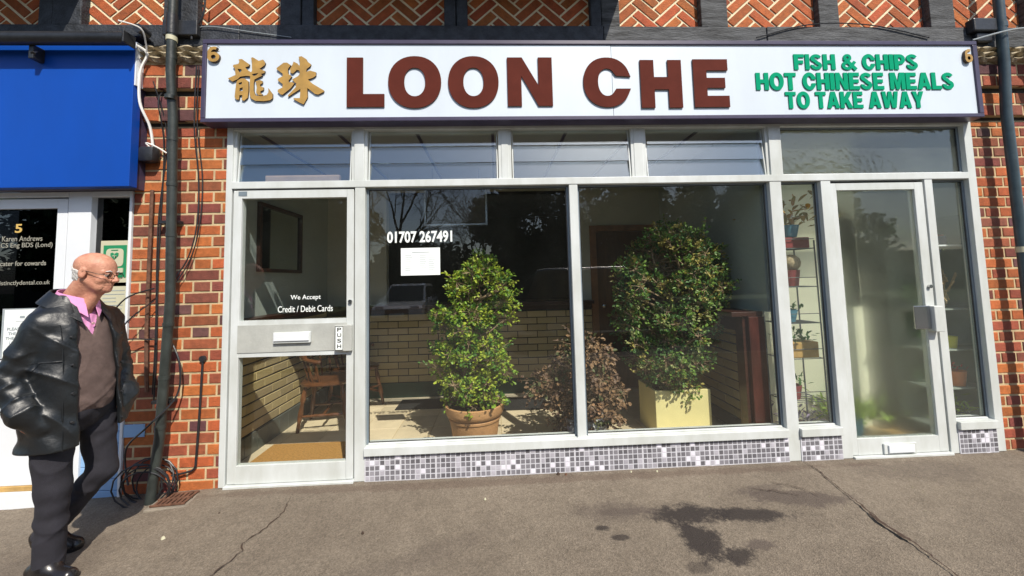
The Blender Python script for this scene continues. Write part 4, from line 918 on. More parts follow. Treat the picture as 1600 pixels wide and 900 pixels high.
q=MB(); q.box(-2.30,-2.288,-.235,-.15,2.822,2.900,.004); q.build('end_cap','black_plastic',aw)
bx('cover_strip','black_plastic',-5.2,-2.27,-.13,-.063,2.925,2.940,aw,.003)
for x in (-2.9,-4.1):
    q=MB(); q.box(x,x+.03,-.19,-.1255,2.74,2.83,.004); q.tube([(x+.015,-.16,2.80),(x+.03,-.19,2.77)],.012,8); q.build('bracket','black_plastic',aw)
q=MB(); q.tube([(-2.265,-.10,2.955),(-2.265,-.17,2.955)],.028,16); tag(q.build('junction_box','black_plastic',None,True),'round black junction box above the end of the awning tube','junction box')

# ------------------------------------------------------------------ pipes and cables
dp=thing('drainpipe',(-2.13,-.07,0),'dark green grey drainpipe with white collar on the left brick pier','drainpipe')
PX=lambda z: float(np.interp(z,[-.02,.35,1.2,2.4,3.5],[-2.125,-2.105,-2.070,-2.095,-2.097]))
q=MB(); q.tube([(PX(z),y,z) for z,y in ((3.5,-.115),(2.7,-.115),(2.4,-.085),(1.8,-.085),(1.2,-.085),(.75,-.085),(.35,-.085),(-.02,-.11))],.027,20); q.build('pipe','pipe_dark',dp,True)
for z in (.42,.72,1.05,1.62,1.95,2.25,2.52,2.79):
    y=-.085 if z<2.5 else -.112; q=MB(); q.tube([(PX(z),y,z-.012),(PX(z),y,z+.012)],.030,20); q.build('collar','pipe_dark',dp,True)
q=MB(); q.tube([(-2.097,-.115,2.90),(-2.097,-.115,2.93)],.0305,20); q.build('collar','cream_board',dp,True)
q=MB(); q.tube([(-2.097,-.115,2.945),(-2.097,-.115,3.08)],.031,20); q.build('socket','black_plastic',dp,True)
q=MB(); q.box(-2.175,-1.95,-.10,-.064,2.955,3.06,.006); q.build('bracket','black_plastic',dp)
for z in (1.70,.55): bx('clip','black_plastic',-2.19,-2.07,-.055,-.001,z,z+.02,dp,.002)
dp=thing('drainpipe',(3.77,-.07,0),'blue grey drainpipe at the right edge in front of the right brick pier','drainpipe')
q=MB(); q.tube([(3.72,-.115,3.6),(3.70,-.115,2.75),(3.70,-.095,2.4),(3.70,-.095,0)],.029,20); q.build('pipe','pipe_blue',dp,True)
for z,m in ((3.03,'pipe_blue'),(1.40,'cream_board'),(.5,'pipe_blue')): q=MB(); q.tube([(3.71 if z>3 else 3.70,-.115 if z>2.5 else -.095,z-.02),(3.71 if z>3 else 3.70,-.115 if z>2.5 else -.095,z+.02)],.032,20); q.build('collar',m,dp,True)
q=MB(); q.box(3.50,3.68,-.12,-.06,2.99,3.09,.01); q.box(3.54,3.66,-.10,-.058,2.92,2.99,.01); q.build('bracket','black_plastic',dp)
def cable(name,pts,rad,m,label,smooth=6):
    P=[Vector(p) for p in pts]; out=[]
    for i in range(len(P)-1):
        p0,p1,p2,p3=P[max(i-1,0)],P[i],P[i+1],P[min(i+2,len(P)-1)]
        for k in range(smooth):
            t=k/smooth; out.append(.5*((2*p1)+(-p0+p2)*t+(2*p0-5*p1+4*p2-p3)*t*t+(-p0+3*p1-3*p2+p3)*t**3))
    out.append(P[-1]); q=MB(); q.tube(out,rad,6); return tag(q.build(name,m,None,True),label,'cable' if 'cable' in name else 'pipe')
cable('conduit_pipe',[(-2.262,-.022,1.93),(-2.262,-.022,1.0),(-2.245,-.022,.62)],.011,'rust','thin rusty conduit running down the brick left of the drainpipe',2)
bx_=MB(); bx_.tube([(-2.262,-.022,1.93),(-2.262,-.022,1.97)],.018,10); 
cable('thin_cable',[(-2.215,-.012,2.62),(-2.20,-.075,2.5),(-2.205,-.012,2.2),(-2.215,-.012,1.4),(-2.205,-.012,.9),(-2.21,-.012,.55)],.004,'black_plastic','thin dark cable hugging the left side of the drainpipe')
cable('thin_cable',[(-2.225,-.09,2.64),(-2.19,-.012,2.3),(-2.225,-.012,1.7),(-2.215,-.012,1.0),(-2.22,-.012,.6)],.0035,'black_plastic','second thin dark cable beside the rusty conduit')
cable('loose_cable',[(-1.96,-.08,2.75),(-1.985,-.05,2.35),(-1.975,-.012,2.0),(-1.97,-.02,1.7),(-2.01,-.03,1.48),(-2.09,-.04,1.33)],.004,'black_plastic','loose black cable drooping right of the drainpipe')
cable('loose_cable',[(-1.945,-.08,2.75),(-1.965,-.05,2.35),(-1.950,-.012,2.0),(-1.955,-.02,1.68),(-2.0,-.03,1.46),(-2.085,-.04,1.30)],.0035,'black_plastic','second loose black cable drooping right of the drainpipe')
cable('earth_cable',[(-1.915,-.008,.80),(-1.915,-.012,.74),(-1.922,-.012,.5),(-1.935,-.012,.2),(-1.945,-.012,.13),(-1.99,-.02,.11),(-2.07,-.03,.10)],.0065,'black_plastic','black cable clipped up the brick near the left door')
q=MB(); q.tube([(-1.915,-.018,.815),(-1.915,-.001,.815)],.02,14); tag(q.build('wall_plate','black_plastic',None,True),'small round black fitting at the top of the clipped cable','fitting')
cable('looped_cable',[(-2.20,-.05,1.28),(-2.33,-.10,1.22),(-2.42,-.12,1.07),(-2.40,-.12,.98),(-2.28,-.05,.96),(-2.19,-.04,.95)],.0045,'black_plastic','black cable looping out left of the drainpipe at chest height')
cable('looped_cable',[(-2.20,-.05,1.20),(-2.30,-.09,1.10),(-2.36,-.09,1.02)],.003,'black_plastic','thin cable loop crossing the white frame behind the man')
cable('looped_cable',[(-2.09,-.05,.95),(-2.02,-.06,.80),(-2.03,-.06,.60),(-2.12,-.15,.45),(-2.26,-.12,.33),(-2.29,-.10,.22),(-2.24,-.13,.10)],.0055,'black_plastic','black cable bulging right of the drainpipe and crossing it')
cable('white_cable',[(-2.30,-.13,2.86),(-2.262,-.10,2.82),(-2.30,-.10,2.70),(-2.305,-.09,2.5),(-2.27,-.05,2.35),(-2.262,-.03,2.22)],.008,'white_cable','white cable hanging down beside the right edge of the blue fascia')
cable('white_cable',[(-2.262,-.03,2.20),(-2.29,-.05,2.24),(-2.24,-.03,2.22),(-2.18,-.02,2.18)],.005,'white_cable','short white cable from the black wall box to the drainpipe')
cable('white_cable',[(-2.30,-.26,2.94),(-2.22,-.20,2.93),(-2.235,-.14,2.86),(-2.25,-.12,2.82)],.005,'white_cable','pale wire arching from the junction box over the fascia corner')
cable('loose_cable',[(-1.90,-.10,3.3),(-1.92,-.09,3.1),(-1.985,-.085,3.0),(-1.99,-.09,2.93)],.006,'black_plastic','grey black cable curling down over the timber right of the drainpipe')
cable('thin_cable',[(-2.05,-.07,2.99),(-1.9,-.075,3.03),(-1.6,-.075,2.99),(-1.35,-.075,2.955)],.0028,'print_grey','pale thin wire strung over the dark beam above the sign\'s left end')
cable('thin_cable',[(1.9,-.075,2.96),(2.3,-.075,3.06),(2.75,-.075,3.06),(3.2,-.075,2.965)],.004,'black_plastic','black wire looping across the beam above the green lettering')
cable('thin_cable',[(3.5,-.10,2.93),(3.75,-.17,2.97),(4.2,-.1,3.03)],.006,'print_grey','grey wire running past the top of the right drainpipe')
q=MB(); q.box(-2.325,-2.225,-.075,-.002,2.11,2.215,.02); wb=tag(q.build('wall_box','black_plastic',None,True),'small rounded black box on the brick beside the blue fascia','wall box')
# coil of cable
cc=[]
for k in range(7*14):
    a=2*math.pi*k/14; rr_=.125+.02*math.sin(k*.37)+.012*math.sin(k*.11); cc.append((-2.175+.27*(rr_/.125)*.50*math.cos(a)+.02*math.sin(k*.05),-.075-.05*math.sin(a*.5+k*.02)-.02*math.sin(k*.21),.075+rr_*.95*math.sin(a)))
q=MB(); q.tube(cc,.0045,6); tag(q.build('cable_coil','black_plastic',None,True),'coil of black cable lying round the foot of the left drainpipe','cable')
tag(bx('painted_brick','pale_blue',-2.395,-2.265,-.006,.0,.335,.415,None,.002),'single pale blue painted brick low on the left pier','brick')
# drain gully
dg=thing('drain_grate',(-1.97,-.10,-.02),'rusty iron gully grate in a concrete surround at the foot of the left pier','drain')
def rotq(q,ang,c):
    ca,sa=math.cos(ang),math.sin(ang); q.v=[(c[0]+(x-c[0])*ca-(y-c[1])*sa,c[1]+(x-c[0])*sa+(y-c[1])*ca,z) for x,y,z in q.v]
q=MB(); q.box(-2.09,-1.868,-.20,-.025,-.05,-.008,.004); rotq(q,R(6),(-1.97,-.1)); q.build('surround','concrete',dg)
q=MB()
for i in range(7): q.box(-2.06+i*.026,-2.045+i*.026,-.175,-.045,-.004,.004,.0015)
q.box(-2.072,-1.885,-.18,-.172,-.004,.005); q.box(-2.072,-1.885,-.05,-.042,-.004,.005); q.box(-2.072,-1.885,-.113,-.106,-.004,.0055)
rotq(q,R(6),(-1.97,-.1)); q.build('grate','rust',dg)
# lantern at right edge
ln=thing('wall_lantern',(4.0,-.15,2.75),'green topped lantern with pale glass at the right edge beside the drainpipe','lantern')
q=MB(); q.lathe([(.09,0),(.11,.02),(.06,.05),(.02,.08)],(4.02,-.16,2.86),8); q.build('lantern_top','lantern_green',ln)
q=MB(); q.lathe([(.05,-.18),(.085,0)],(4.02,-.16,2.858),8); q.build('lantern_body','lantern_glass',ln)
q=MB(); q.tube([(4.02,-.16,2.93),(4.02,-.08,2.98),(4.02,-.0,2.98)],.008,8); q.build('bracket','lantern_green',ln)
# litter
r=random.Random(6)
for x,y,s_,m,nm,lab in ((.38,-.035,.012,'dirt_brown','dead_leaf','small dark brown dead leaf at the foot of the mosaic plinth'),(.43,-.045,.008,'rust','dead_leaf','small rusty brown leaf scrap beside the dead leaf at the mosaic plinth'),(-.09,-.27,.008,'cream_board','pebble','tiny pale pebble on the pavement in front of the left window'),(1.03,-.06,.007,'cream_board','pebble','tiny pale pebble near the plinth under the right window'),(-.72,-.51,.008,'dirt_brown','dead_leaf','small dark leaf on the pavement in front of the left post'),(-1.75,-.47,.011,'cream_board','pebble','flat pale stone on the pavement to the right of the man'),(-1.6,-.28,.007,'dirt_brown','pebble','small dark stone between the drain and the left door'),(.86,-.05,.006,'cream_board','pebble','pale chip at the plinth below the yellow planter')):
    q=MB(); z=ground_z(x,y)+.003; n=6; ring=[(x+s_*math.cos(a)*r.uniform(.7,1.3),y+s_*math.sin(a)*r.uniform(.7,1.3)) for a in [2*math.pi*k/n for k in range(n)]]
    q.add([(a,b_,z-.004) for a,b_ in ring]+[(a*.6+x*.4,b_*.6+y*.4,z+s_*.6) for a,b_ in ring],[(i,(i+1)%n,n+(i+1)%n,n+i) for i in range(n)]+[tuple(range(n,2*n))]); tag(q.build(nm,m),lab,'leaf' if nm=='dead_leaf' else 'pebble')
# ------------------------------------------------------------------ the walking man (signed distance volumes meshed by surface nets)
def surface_net(fn,lo,hi,h):
    lo=np.array(lo,float); hi=np.array(hi,float); n=np.ceil((hi-lo)/h).astype(int)+1
    ax=[(lo[i]+h*np.arange(n[i])).astype(np.float32) for i in range(3)]
    X,Y,Z=np.meshgrid(*ax,indexing='ij'); Fv=fn(X,Y,Z)
    Fv[0]=Fv[-1]=1; Fv[:,0]=Fv[:,-1]=1; Fv[:,:,0]=Fv[:,:,-1]=1
    ins=Fv<0; sh=tuple(k-1 for k in n); cnt=np.zeros(sh,np.float32); acc=np.zeros(sh+(3,),np.float32)
    corners=[(i,j,k) for i in (0,1) for j in (0,1) for k in (0,1)]
    def S(A,c): return A[c[0]:c[0]+sh[0],c[1]:c[1]+sh[1],c[2]:c[2]+sh[2]]
    for a in corners:
        for d in range(3):
            if a[d]: continue
            b_=list(a); b_[d]=1; b_=tuple(b_); fa,fb=S(Fv,a),S(Fv,b_); m=(fa<0)!=(fb<0)
            t=np.where(m,fa/np.where(m,fa-fb,1),0); cnt+=m
            for e in range(3): acc[...,e]+=np.where(m,a[e]+(t if e==d else 0),0)
    act=cnt>0; idx=-np.ones(sh,np.int64); idx[act]=np.arange(act.sum()); cells=np.argwhere(act)
    V=(cells+acc[act]/cnt[act][:,None])*h+lo
    faces=[]
    for d in range(3):
        e=[0,0,0]; e[d]=1; u,v=[(1,2),(2,0),(0,1)][d]
        A=ins[:n[0]-e[0],:n[1]-e[1],:n[2]-e[2]]; B=ins[e[0]:,e[1]:,e[2]:]; cr_=np.argwhere(A!=B)
        cr_=cr_[(cr_[:,u]>0)&(cr_[:,v]>0)&(cr_[:,u]<sh[u])&(cr_[:,v]<sh[v])&(cr_[:,d]<sh[d])]
        if not len(cr_): continue
        def I(du,dv):
            c=cr_.copy(); c[:,u]-=du; c[:,v]-=dv; return idx[c[:,0],c[:,1],c[:,2]]
        q_=np.stack([I(0,0),I(1,0),I(1,1),I(0,1)],1); fl=A[cr_[:,0],cr_[:,1],cr_[:,2]]
        q_[~fl]=q_[~fl][:,::-1]; faces.append(q_)
    return V,np.concatenate(faces)
def sdf_mesh(name,fn,lo,hi,h,m,parent):
    V,Fc=surface_net(fn,lo,hi,h); me=bpy.data.meshes.new(name); me.from_pydata(V.tolist(),[],Fc.tolist()); me.materials.append(MATS[m])
    me.polygons.foreach_set('use_smooth',[True]*len(me.polygons)); me.update(); return link(me,name,parent)
def smin(a,b_,k): 
    h=np.clip(.5+.5*(b_-a)/k,0,1); return b_*(1-h)+a*h-k*h*(1-h)
def smax(a,b_,k): return -smin(-a,-b_,k)
def cap(X,Y,Z,a,b_,r0,r1):
    a=np.array(a,np.float32); b_=np.array(b_,np.float32); d=b_-a; L2=float(d@d)+1e-9
    t=np.clip(((X-a[0])*d[0]+(Y-a[1])*d[1]+(Z-a[2])*d[2])/L2,0,1)
    return np.sqrt((X-a[0]-d[0]*t)**2+(Y-a[1]-d[1]*t)**2+(Z-a[2]-d[2]*t)**2)-(r0+(r1-r0)*t)
def ell(X,Y,Z,c,r):
    k0=np.sqrt(((X-c[0])/r[0])**2+((Y-c[1])/r[1])**2+((Z-c[2])/r[2])**2); return (k0-1)*min(r)
def frame(C,ang,pitch=0.,roll=0.):
    f=np.array([math.cos(ang)*math.cos(pitch),math.sin(ang)*math.cos(pitch),math.sin(pitch)]); l_=np.array([-math.sin(ang),math.cos(ang),0]); u_=np.cross(f,l_)
    if roll: l_,u_=l_*math.cos(roll)+u_*math.sin(roll),u_*math.cos(roll)-l_*math.sin(roll)
    C=np.array(C)
    def to(X,Y,Z): 
        dx,dy,dz=X-C[0],Y-C[1],Z-C[2]; return dx*f[0]+dy*f[1]+dz*f[2],dx*l_[0]+dy*l_[1]+dz*l_[2],dx*u_[0]+dy*u_[1]+dz*u_[2]
    def back(p): return tuple(C+f*p[0]+l_*p[1]+u_*p[2])
    return to,back
MC=(-2.095,-.62,0.); BA=R(-10)
MC=(-2.085,-.605,0.); toB,fromB=frame(MC,BA); _th,_fh=frame((-2.005,-.612,1.368),R(6),R(-10),R(0)); HS=.83
def toH(X,Y,Z):
    a,b_,c=_th(X,Y,Z); return a/HS,b_/HS,c/HS
def fromH(p): return _fh((p[0]*HS,p[1]*HS,p[2]*HS))
def lo_(Z,tab,i): return np.interp(Z,[t[0] for t in tab],[t[i] for t in tab]).astype(np.float32)
def loft(u,v,Z,tab,e=2.3):
    a,b_,c=lo_(Z,tab,1),lo_(Z,tab,2),lo_(Z,tab,3)
    k=(np.abs((u-c)/a)**e+np.abs(v/b_)**e)**(1/e); d=(k-1)*np.minimum(a,b_)
    return np.maximum(d,np.maximum(Z-tab[-1][0],tab[0][0]-Z))
def ridge(p): return (1-np.abs(np.sin(p)))**4
def fold(X,Y,Z,s,seed):
    return np.sin(s*(X*1.1+.6*np.sin(Z*9+seed))+seed)*np.sin(s*(Z*.9+.35*np.sin(Y*13+X*8+seed*2)))
# joints in body frame (u forward, v left, z)
J={k:np.array(fromB(v)) for k,v in dict(rs=(-.02,-.120,1.120),ls=(-.02,.135,1.130),re=(-.085,-.185,.885),le=(-.02,.190,.885),rw=(.010,-.185,.735),lw=(.05,.180,.72),rh=(.030,-.150,.690),lh=(.055,.15,.655),
  rhip=(-.005,-.085,.70),lhip=(.0,.085,.70)).items()}
J['rk']=np.array((-2.075,-.685,.355)); J['ra']=np.array((-2.085,-.68,.045)); J['lk']=np.array((-2.035,-.505,.365)); J['la']=np.array((-2.255,-.530,.085))
toeR=np.array((-1.98,-.70,-.015)); toeL=np.array((-2.165,-.49,-.008)); GZ=-.045
def head(X,Y,Z):
    x,y,z=toH(X,Y,Z); ay=np.abs(y)
    d=ell(x,y,z,(-.014,0,.036),(.100,.077,.080))
    d=smin(d,ell(x,y,z,(.034,0,-.028),(.062,.057,.085)),.03)
    d=smin(d,ell(x,y,z,(.046,0,-.082),(.042,.040,.030)),.025)
    d=smin(d,cap(x,ay,z,(-.005,.050,-.045),(.055,.026,-.088),.018,.015),.02)
    d=smin(d,ell(x,y,z,(.078,0,-.098),(.018,.020,.015)),.015)
    d=smin(d,cap(x,ay,z,(.084,0,.014),(.070,.043,.010),.011,.010),.012)
    d=smin(d,cap(x,ay,z,(.066,.036,-.034),(.060,.040,-.040),.020,.018),.015)
    d=smax(d,-ell(x,ay,z,(.098,.032,-.006),(.018,.016,.012)),.010)
    d=smin(d,cap(x,y,z,(.090,0,.006),(.118,0,-.034),.0075,.0125),.008)
    d=smin(d,ell(x,ay,z,(.104,.013,-.039),(.012,.008,.009)),.006)
    d=smin(d,cap(x,ay,z,(.094,0,-.060),(.082,.022,-.066),.0065,.004),.005)
    d=smin(d,cap(x,ay,z,(.093,0,-.076),(.083,.020,-.073),.0075,.004),.005)
    d=smax(d,-cap(x,ay,z,(.106,0,-.068),(.086,.026,-.072),.0028,.0022),.003)
    d=smax(d,-cap(x,ay,z,(.098,.018,-.042),(.084,.034,-.070),.0030,.002),.006)   # nasolabial crease
    d=smax(d,-cap(x,ay,z,(.078,.028,-.085),(.066,.030,-.100),.003,.002),.006)
    e=ell(x,ay,z,(-.010,.078,-.008),(.021,.010,.034)); e=smax(e,-ell(x,ay,z,(-.004,.090,-.004),(.012,.010,.020)),.004)
    return smin(d,e,.006)
def neck(X,Y,Z):
    a=fromH((-.028,0,-.05)); b_=fromB((-.040,0,1.22)); d=cap(X,Y,Z,a,b_,.047,.052)
    return smin(d,cap(X,Y,Z,fromH((.045,0,-.085)),fromB((.03,0,1.18)),.020,.028),.035)
TOR=[(.66,.080,.10,0),(.80,.100,.115,.0),(.95,.10,.118,-.005),(1.08,.088,.115,-.02),(1.16,.070,.10,-.03),(1.21,.05,.06,-.04)]
def hand(d,X,Y,Z,w,h_,sgn):
    w,h_=np.array(w),np.array(h_); dr=(h_-w)/np.linalg.norm(h_-w); lat=np.array([-dr[1],dr[0],0]); lat/=np.linalg.norm(lat)+1e-9; nn_=np.cross(dr,lat)
    p=w+dr*.055; dd_=cap(X,Y,Z,w,p,.024,.030); d=smin(d,dd_,.015)
    for k,(o,L) in enumerate(((-.024,.058),(-.008,.066),(.008,.062),(.024,.048))):
        a=p+nn_*o+dr*.015; m1=a+dr*L*.5+lat*.004*sgn; e=m1+dr*L*.45+lat*.018*sgn
        d=smin(d,np.minimum(cap(X,Y,Z,a,m1,.0095,.0085),cap(X,Y,Z,m1,e,.0085,.0075)),.004)
    a=w+dr*.02-nn_*.022; m1=a+dr*.03-nn_*.022; d=smin(d,np.minimum(cap(X,Y,Z,a,m1,.012,.010),cap(X,Y,Z,m1,m1+dr*.03,.010,.009)),.006)
    return d
def body(X,Y,Z):
    d=np.full(X.shape,1.,np.float32)
    def part(mask,f):
        if mask.any(): d[mask]=np.minimum(d[mask],f(X[mask],Y[mask],Z[mask]))
    part(Z>1.12,lambda x,y,z:smin(head(x,y,z),neck(x,y,z),.02))
    def trunk(x,y,z):
        u,v,_=toB(x,y,z); t=loft(u,v,z,TOR); t=smin(t,cap(x,y,z,J['rs']-np.array((0,0,.015)),J['ls']-np.array((0,0,.015)),.035,.035),.02)
        for s_ in 'rl':
            t=smin(t,cap(x,y,z,J[s_+'s'],J[s_+'e'],.036,.032),.02); t=smin(t,cap(x,y,z,J[s_+'e'],J[s_+'w'],.032,.024),.01); t=hand(t,x,y,z,J[s_+'w'],J[s_+'h'],1 if s_=='r' else -1)
        return smin(t,neck(x,y,z),.03)
    part((Z>.52)&(Z<1.3),trunk)
    def legs(x,y,z):
        t=cap(x,y,z,J['rhip'],J['lhip'],.075,.075)
        for s_,to in (('r',toeR),('l',toeL)):
            t=smin(t,cap(x,y,z,J[s_+'hip'],J[s_+'k'],.075,.050),.02); t=smin(t,cap(x,y,z,J[s_+'k'],J[s_+'a'],.048,.032),.01); t=smin(t,cap(x,y,z,J[s_+'a'],to,.024,.010),.01)
        return t
    part(Z<.86,legs)
    return d
man=thing('person',(-2.1,-.62,-.04),'elderly bald man in glasses, black leather jacket and pink shirt walking past the neighbour\'s door','person')
sdf_mesh('body',body,(-2.42,-.92,-.08),(-1.84,-.30,1.50),.0048,'skin',man)
# jacket
JT=[(.50,.145,.178,.0),(.70,.136,.168,.0),(.90,.130,.160,.0),(1.04,.127,.158,-.01),(1.12,.118,.152,-.02),(1.175,.102,.135,-.028),(1.22,.080,.095,-.036),(1.255,.070,.072,-.040)]
def jacket(X,Y,Z):
    u,v,_=toB(X,Y,Z); outer=loft(u,v,Z,JT,2.5); 
    inner=outer+.016
    arms=np.full(X.shape,1.,np.float32)
    for s_ in 'rl':
        a=smin(cap(X,Y,Z,J[s_+'s'],J[s_+'e'],.060,.056),cap(X,Y,Z,J[s_+'e'],J[s_+'w'],.055,.047),.02)
        a=smin(a,cap(X,Y,Z,J[s_+'w'],J[s_+'h']+(J[s_+'h']-J[s_+'w'])*.5,.050,.050),.03)
        arms=np.minimum(arms,a)
    arms=arms-.009*ridge(Z*26+5*np.sin(X*11+1)+14*Y+8*X)*np.clip(1-np.abs(Z-.83)/.2,0.15,1)-.006*ridge(Z*17-16*Y+6*X+2)+.003*fold(X,Y,Z,18,1.3)
    o2=outer+.005*fold(X,Y,Z,9,.4)-.007*ridge(10*Z+13*v+4*u+2.2+1.5*np.sin(7*Z))-.004*ridge(17*Z-12*v+1.0)*(u<.02)
    d=smin(o2,arms,np.interp(Z,[.8,1.1],[.006,.035]).astype(np.float32))
    d=np.maximum(d,-np.maximum(inner,.40-Z))                         # hollow inside
    vn=np.interp(Z,[.5,.75,1.05,1.16,1.25],[-.060,-.070,-.070,-.060,-.04]); vf=np.interp(Z,[.5,.75,1.05,1.16,1.25],[.125,.105,.075,.060,.04])
    op=np.maximum(np.maximum(vn-v,v-vf),-(u-.0))
    d=smax(d,-op,.006)
    pk=np.abs(v-vn)<0
    hem=.550+.17*np.clip(v+.10,0,.3)
    return np.maximum(d,hem-Z)
jk=sdf_mesh('jacket',jacket,(-2.46,-.98,.46),(-1.84,-.24,1.28),.0055,'leather',man)
def ribbon(name,pts_in,pts_out,th,m,parent):
    q=MB(); n=len(pts_in); A=[Vector(p) for p in pts_in]; B=[Vector(p) for p in pts_out]; vs=[]
    for i in range(n):
        t=(A[min(i+1,n-1)]-A[max(i-1,0)]); nn_=t.cross(B[i]-A[i]).normalized()*th
        vs+=[A[i],B[i],B[i]+nn_,A[i]+nn_]
    q.add(vs,[(i*4+k,i*4+(k+1)%4,(i+1)*4+(k+1)%4,(i+1)*4+k) for i in range(n-1) for k in range(4)]+[(3,2,1,0),tuple((n-1)*4+k for k in range(4))]); return q.build(name,m,parent,True)
# jacket collar, folded over
A=[];B=[]
for k in range(25):
    t=-1+2*k/24; a=t*R(148)+math.pi; ca,sa=math.cos(a),math.sin(a); zt=1.290-.050*(1-abs(math.cos(a*.5-math.pi*.5)))-.03*abs(t)**3
    A.append(fromB((-.045+.072*ca+.02*abs(t)**2,.078*sa,zt))); drop=.055+.045*abs(t)**5
    B.append(fromB((-.045+.108*ca+.065*abs(t)**4,.122*sa*(1-.10*abs(t)**4),zt-drop)))
ribbon('jacket_collar',A,B,.007,'leather',jk)
# placket strip, buttons, pocket flap
q=MB(); 
def jfront(v,z,off=.004):
    a,b_,c=[float(np.interp(z,[t[0] for t in JT],[t[i] for t in JT])) for i in (1,2,3)]; return fromB((c+a*(1-min(.98,abs(v/b_))**2.5)**(1/2.5)+off,v,z))
for z in (1.06,.93,.80,.67):
    p=Vector(jfront(-.092,z,.000)); f=Vector((math.cos(BA),math.sin(BA),0)); q.tube([p,p+f*.012],[.011,.009],12)
    b1=MB(); b1.tube([p,p+f*.012],[.007,.006],12); b1.build('button','black_plastic',jk,True)
for z in (1.05,.90,.75,.62):
    p=Vector(jfront(.125,z,.0)); f=Vector((math.cos(BA),math.sin(BA),0)); b1=MB(); b1.tube([p,p+f*.010],[.006,.005],10); b1.build('button','black_plastic',jk,True)
st_=[jfront(-.118,z,.0035) for z in np.linspace(.55,1.12,20)]; q=MB(); q.tube(st_,.0022,5); q.build('seam','leather',jk,True)
st_=[jfront(v,.955,.002) for v in np.linspace(-.20,-.118,8)]; q=MB(); q.tube(st_,.0022,5); q.build('seam','leather',jk,True)
# jumper
PT=[(.70,.112,.122,.005),(.74,.122,.132,.006),(.85,.124,.136,.004),(1.0,.114,.136,-.004),(1.10,.102,.132,-.018),(1.17,.086,.108,-.03),(1.225,.073,.078,-.035)]
def jumper(X,Y,Z):
    u,v,_=toB(X,Y,Z); d=loft(u,v,Z,PT,2.3)+.0025*fold(X,Y,Z,14,2.2)-.005*ridge(11*Z-14*v+.8+1.2*np.sin(9*Z))*np.clip((1.08-Z)/.3,0,1)-.003*ridge(19*Z+15*v+2)*np.clip((.92-Z)/.2,0,1)
    inner=d+.012; d=np.maximum(d,-inner)
    vee=np.maximum(np.abs(v+.002)-(Z-1.055)*.40,-(u-.0)); return smax(d,-vee,.004)
sdf_mesh('jumper',jumper,(-2.36,-.86,.66),(-1.86,-.36,1.25),.0055,'jumper',man)
# shirt
def shirt(X,Y,Z):
    u,v,_=toB(X,Y,Z); d=loft(u,v,Z,[(.96,.098,.11,-.004),(1.08,.092,.11,-.014),(1.16,.078,.092,-.024),(1.22,.066,.069,-.036),(1.25,.060,.062,-.04)],2.2)+.002*fold(X,Y,Z,40,1); return np.maximum(d,-(d+.008))
shm=sdf_mesh('shirt',shirt,(-2.30,-.80,.94),(-1.90,-.40,1.27),.005,'pink_shirt',man)
for s_ in (-1,1):
    A=[];B=[]
    for k in range(14):
        t=k/13; a=math.pi-s_*t*R(165); ca,sa=math.cos(a),math.sin(a); top=1.288-.050*t**1.5
        A.append(fromB((-.030+.064*ca+.022*t,.064*sa,top))); B.append(fromB((-.028+.078*ca+.030*t**2+.010*t**6,.080*sa+s_*-.040*t**5*0 - (s_*0),top-.042-.050*t**4)))
    ribbon('shirt_collar',A,B,.003,'pink_shirt',shm)
b1=MB(); p=Vector(fromB((.082,0,1.115))); b1.tube([p,p+Vector((.006,0,0))],.006,8); b1.build('button','pink_pot',shm,True)
# trousers
def trousers(X,Y,Z):
    t=ell(X,Y,Z,tuple((J['rhip']+J['lhip'])/2+np.array((0,0,.01))),(.118,.165,.12))
    for s_,hem in (('r',.055),('l',.055)):
        lg=smin(cap(X,Y,Z,J[s_+'hip'],J[s_+'k'],.080,.056),cap(X,Y,Z,J[s_+'k'],J[s_+'a']-(J[s_+'k']-J[s_+'a'])*.06,.054,.050),.03)
        t=smin(t,lg,.03 if s_=='r' else .012)
    t=t+.003*fold(X,Y,Z,14,.9)-.008*ridge(13*Z+9*X-7*Y+.6+np.sin(6*Z))*np.clip(1-np.abs(Z-.42)/.5,.2,1)-.005*ridge(21*Z-13*Y-6*X)*np.clip(1-Z/.35,0,1)
    d=np.maximum(t,-np.maximum(t+.012,-(Z-.0)*0-1)); 
    for s_ in 'rl':
        pass
    ax_=(J['la']-J['lk']); ax_=ax_/np.linalg.norm(ax_); cl=(X-J['la'][0])*ax_[0]+(Y-J['la'][1])*ax_[1]+(Z-J['la'][2])*ax_[2]
    return np.maximum(np.maximum(t,Z-.755),np.where(Y>-.58,np.where(Z<.2,cl-.035,-1),-1)*1.)
sdf_mesh('trousers',trousers,(-2.40,-.90,-.02),(-1.88,-.34,.78),.0055,'trousers',man)
def shoe(a,to,heel,flat):
    def f(X,Y,Z):
        a_,t_=np.array(a),np.array(to); h_=np.array(heel)
        d=smin(cap(X,Y,Z,h_+np.array((0,0,.028)),t_+np.array((0,0,.012)),.036,.030),cap(X,Y,Z,a_+np.array((0,0,.02)),h_+(t_-h_)*.35+np.array((0,0,.040)),.040,.040),.04)
        sole=cap(X,Y,Z,h_,t_,.030,.034); d=smin(d,sole,.01)
        return np.maximum(d,GZ-Z) if flat else d
    return f
sdf_mesh('shoe',shoe(J['ra']+np.array((0,0,.01)),(-1.970,-.705,-.022),(-2.135,-.685,-.022),True),(-2.25,-.80,-.09),(-1.92,-.60,.10),.005,'shoe',man)
sdf_mesh('shoe',shoe(J['la'],(-2.165,-.49,-.014),(-2.300,-.525,.035),True),(-2.40,-.60,-.09),(-2.08,-.35,.18),.005,'shoe',man)
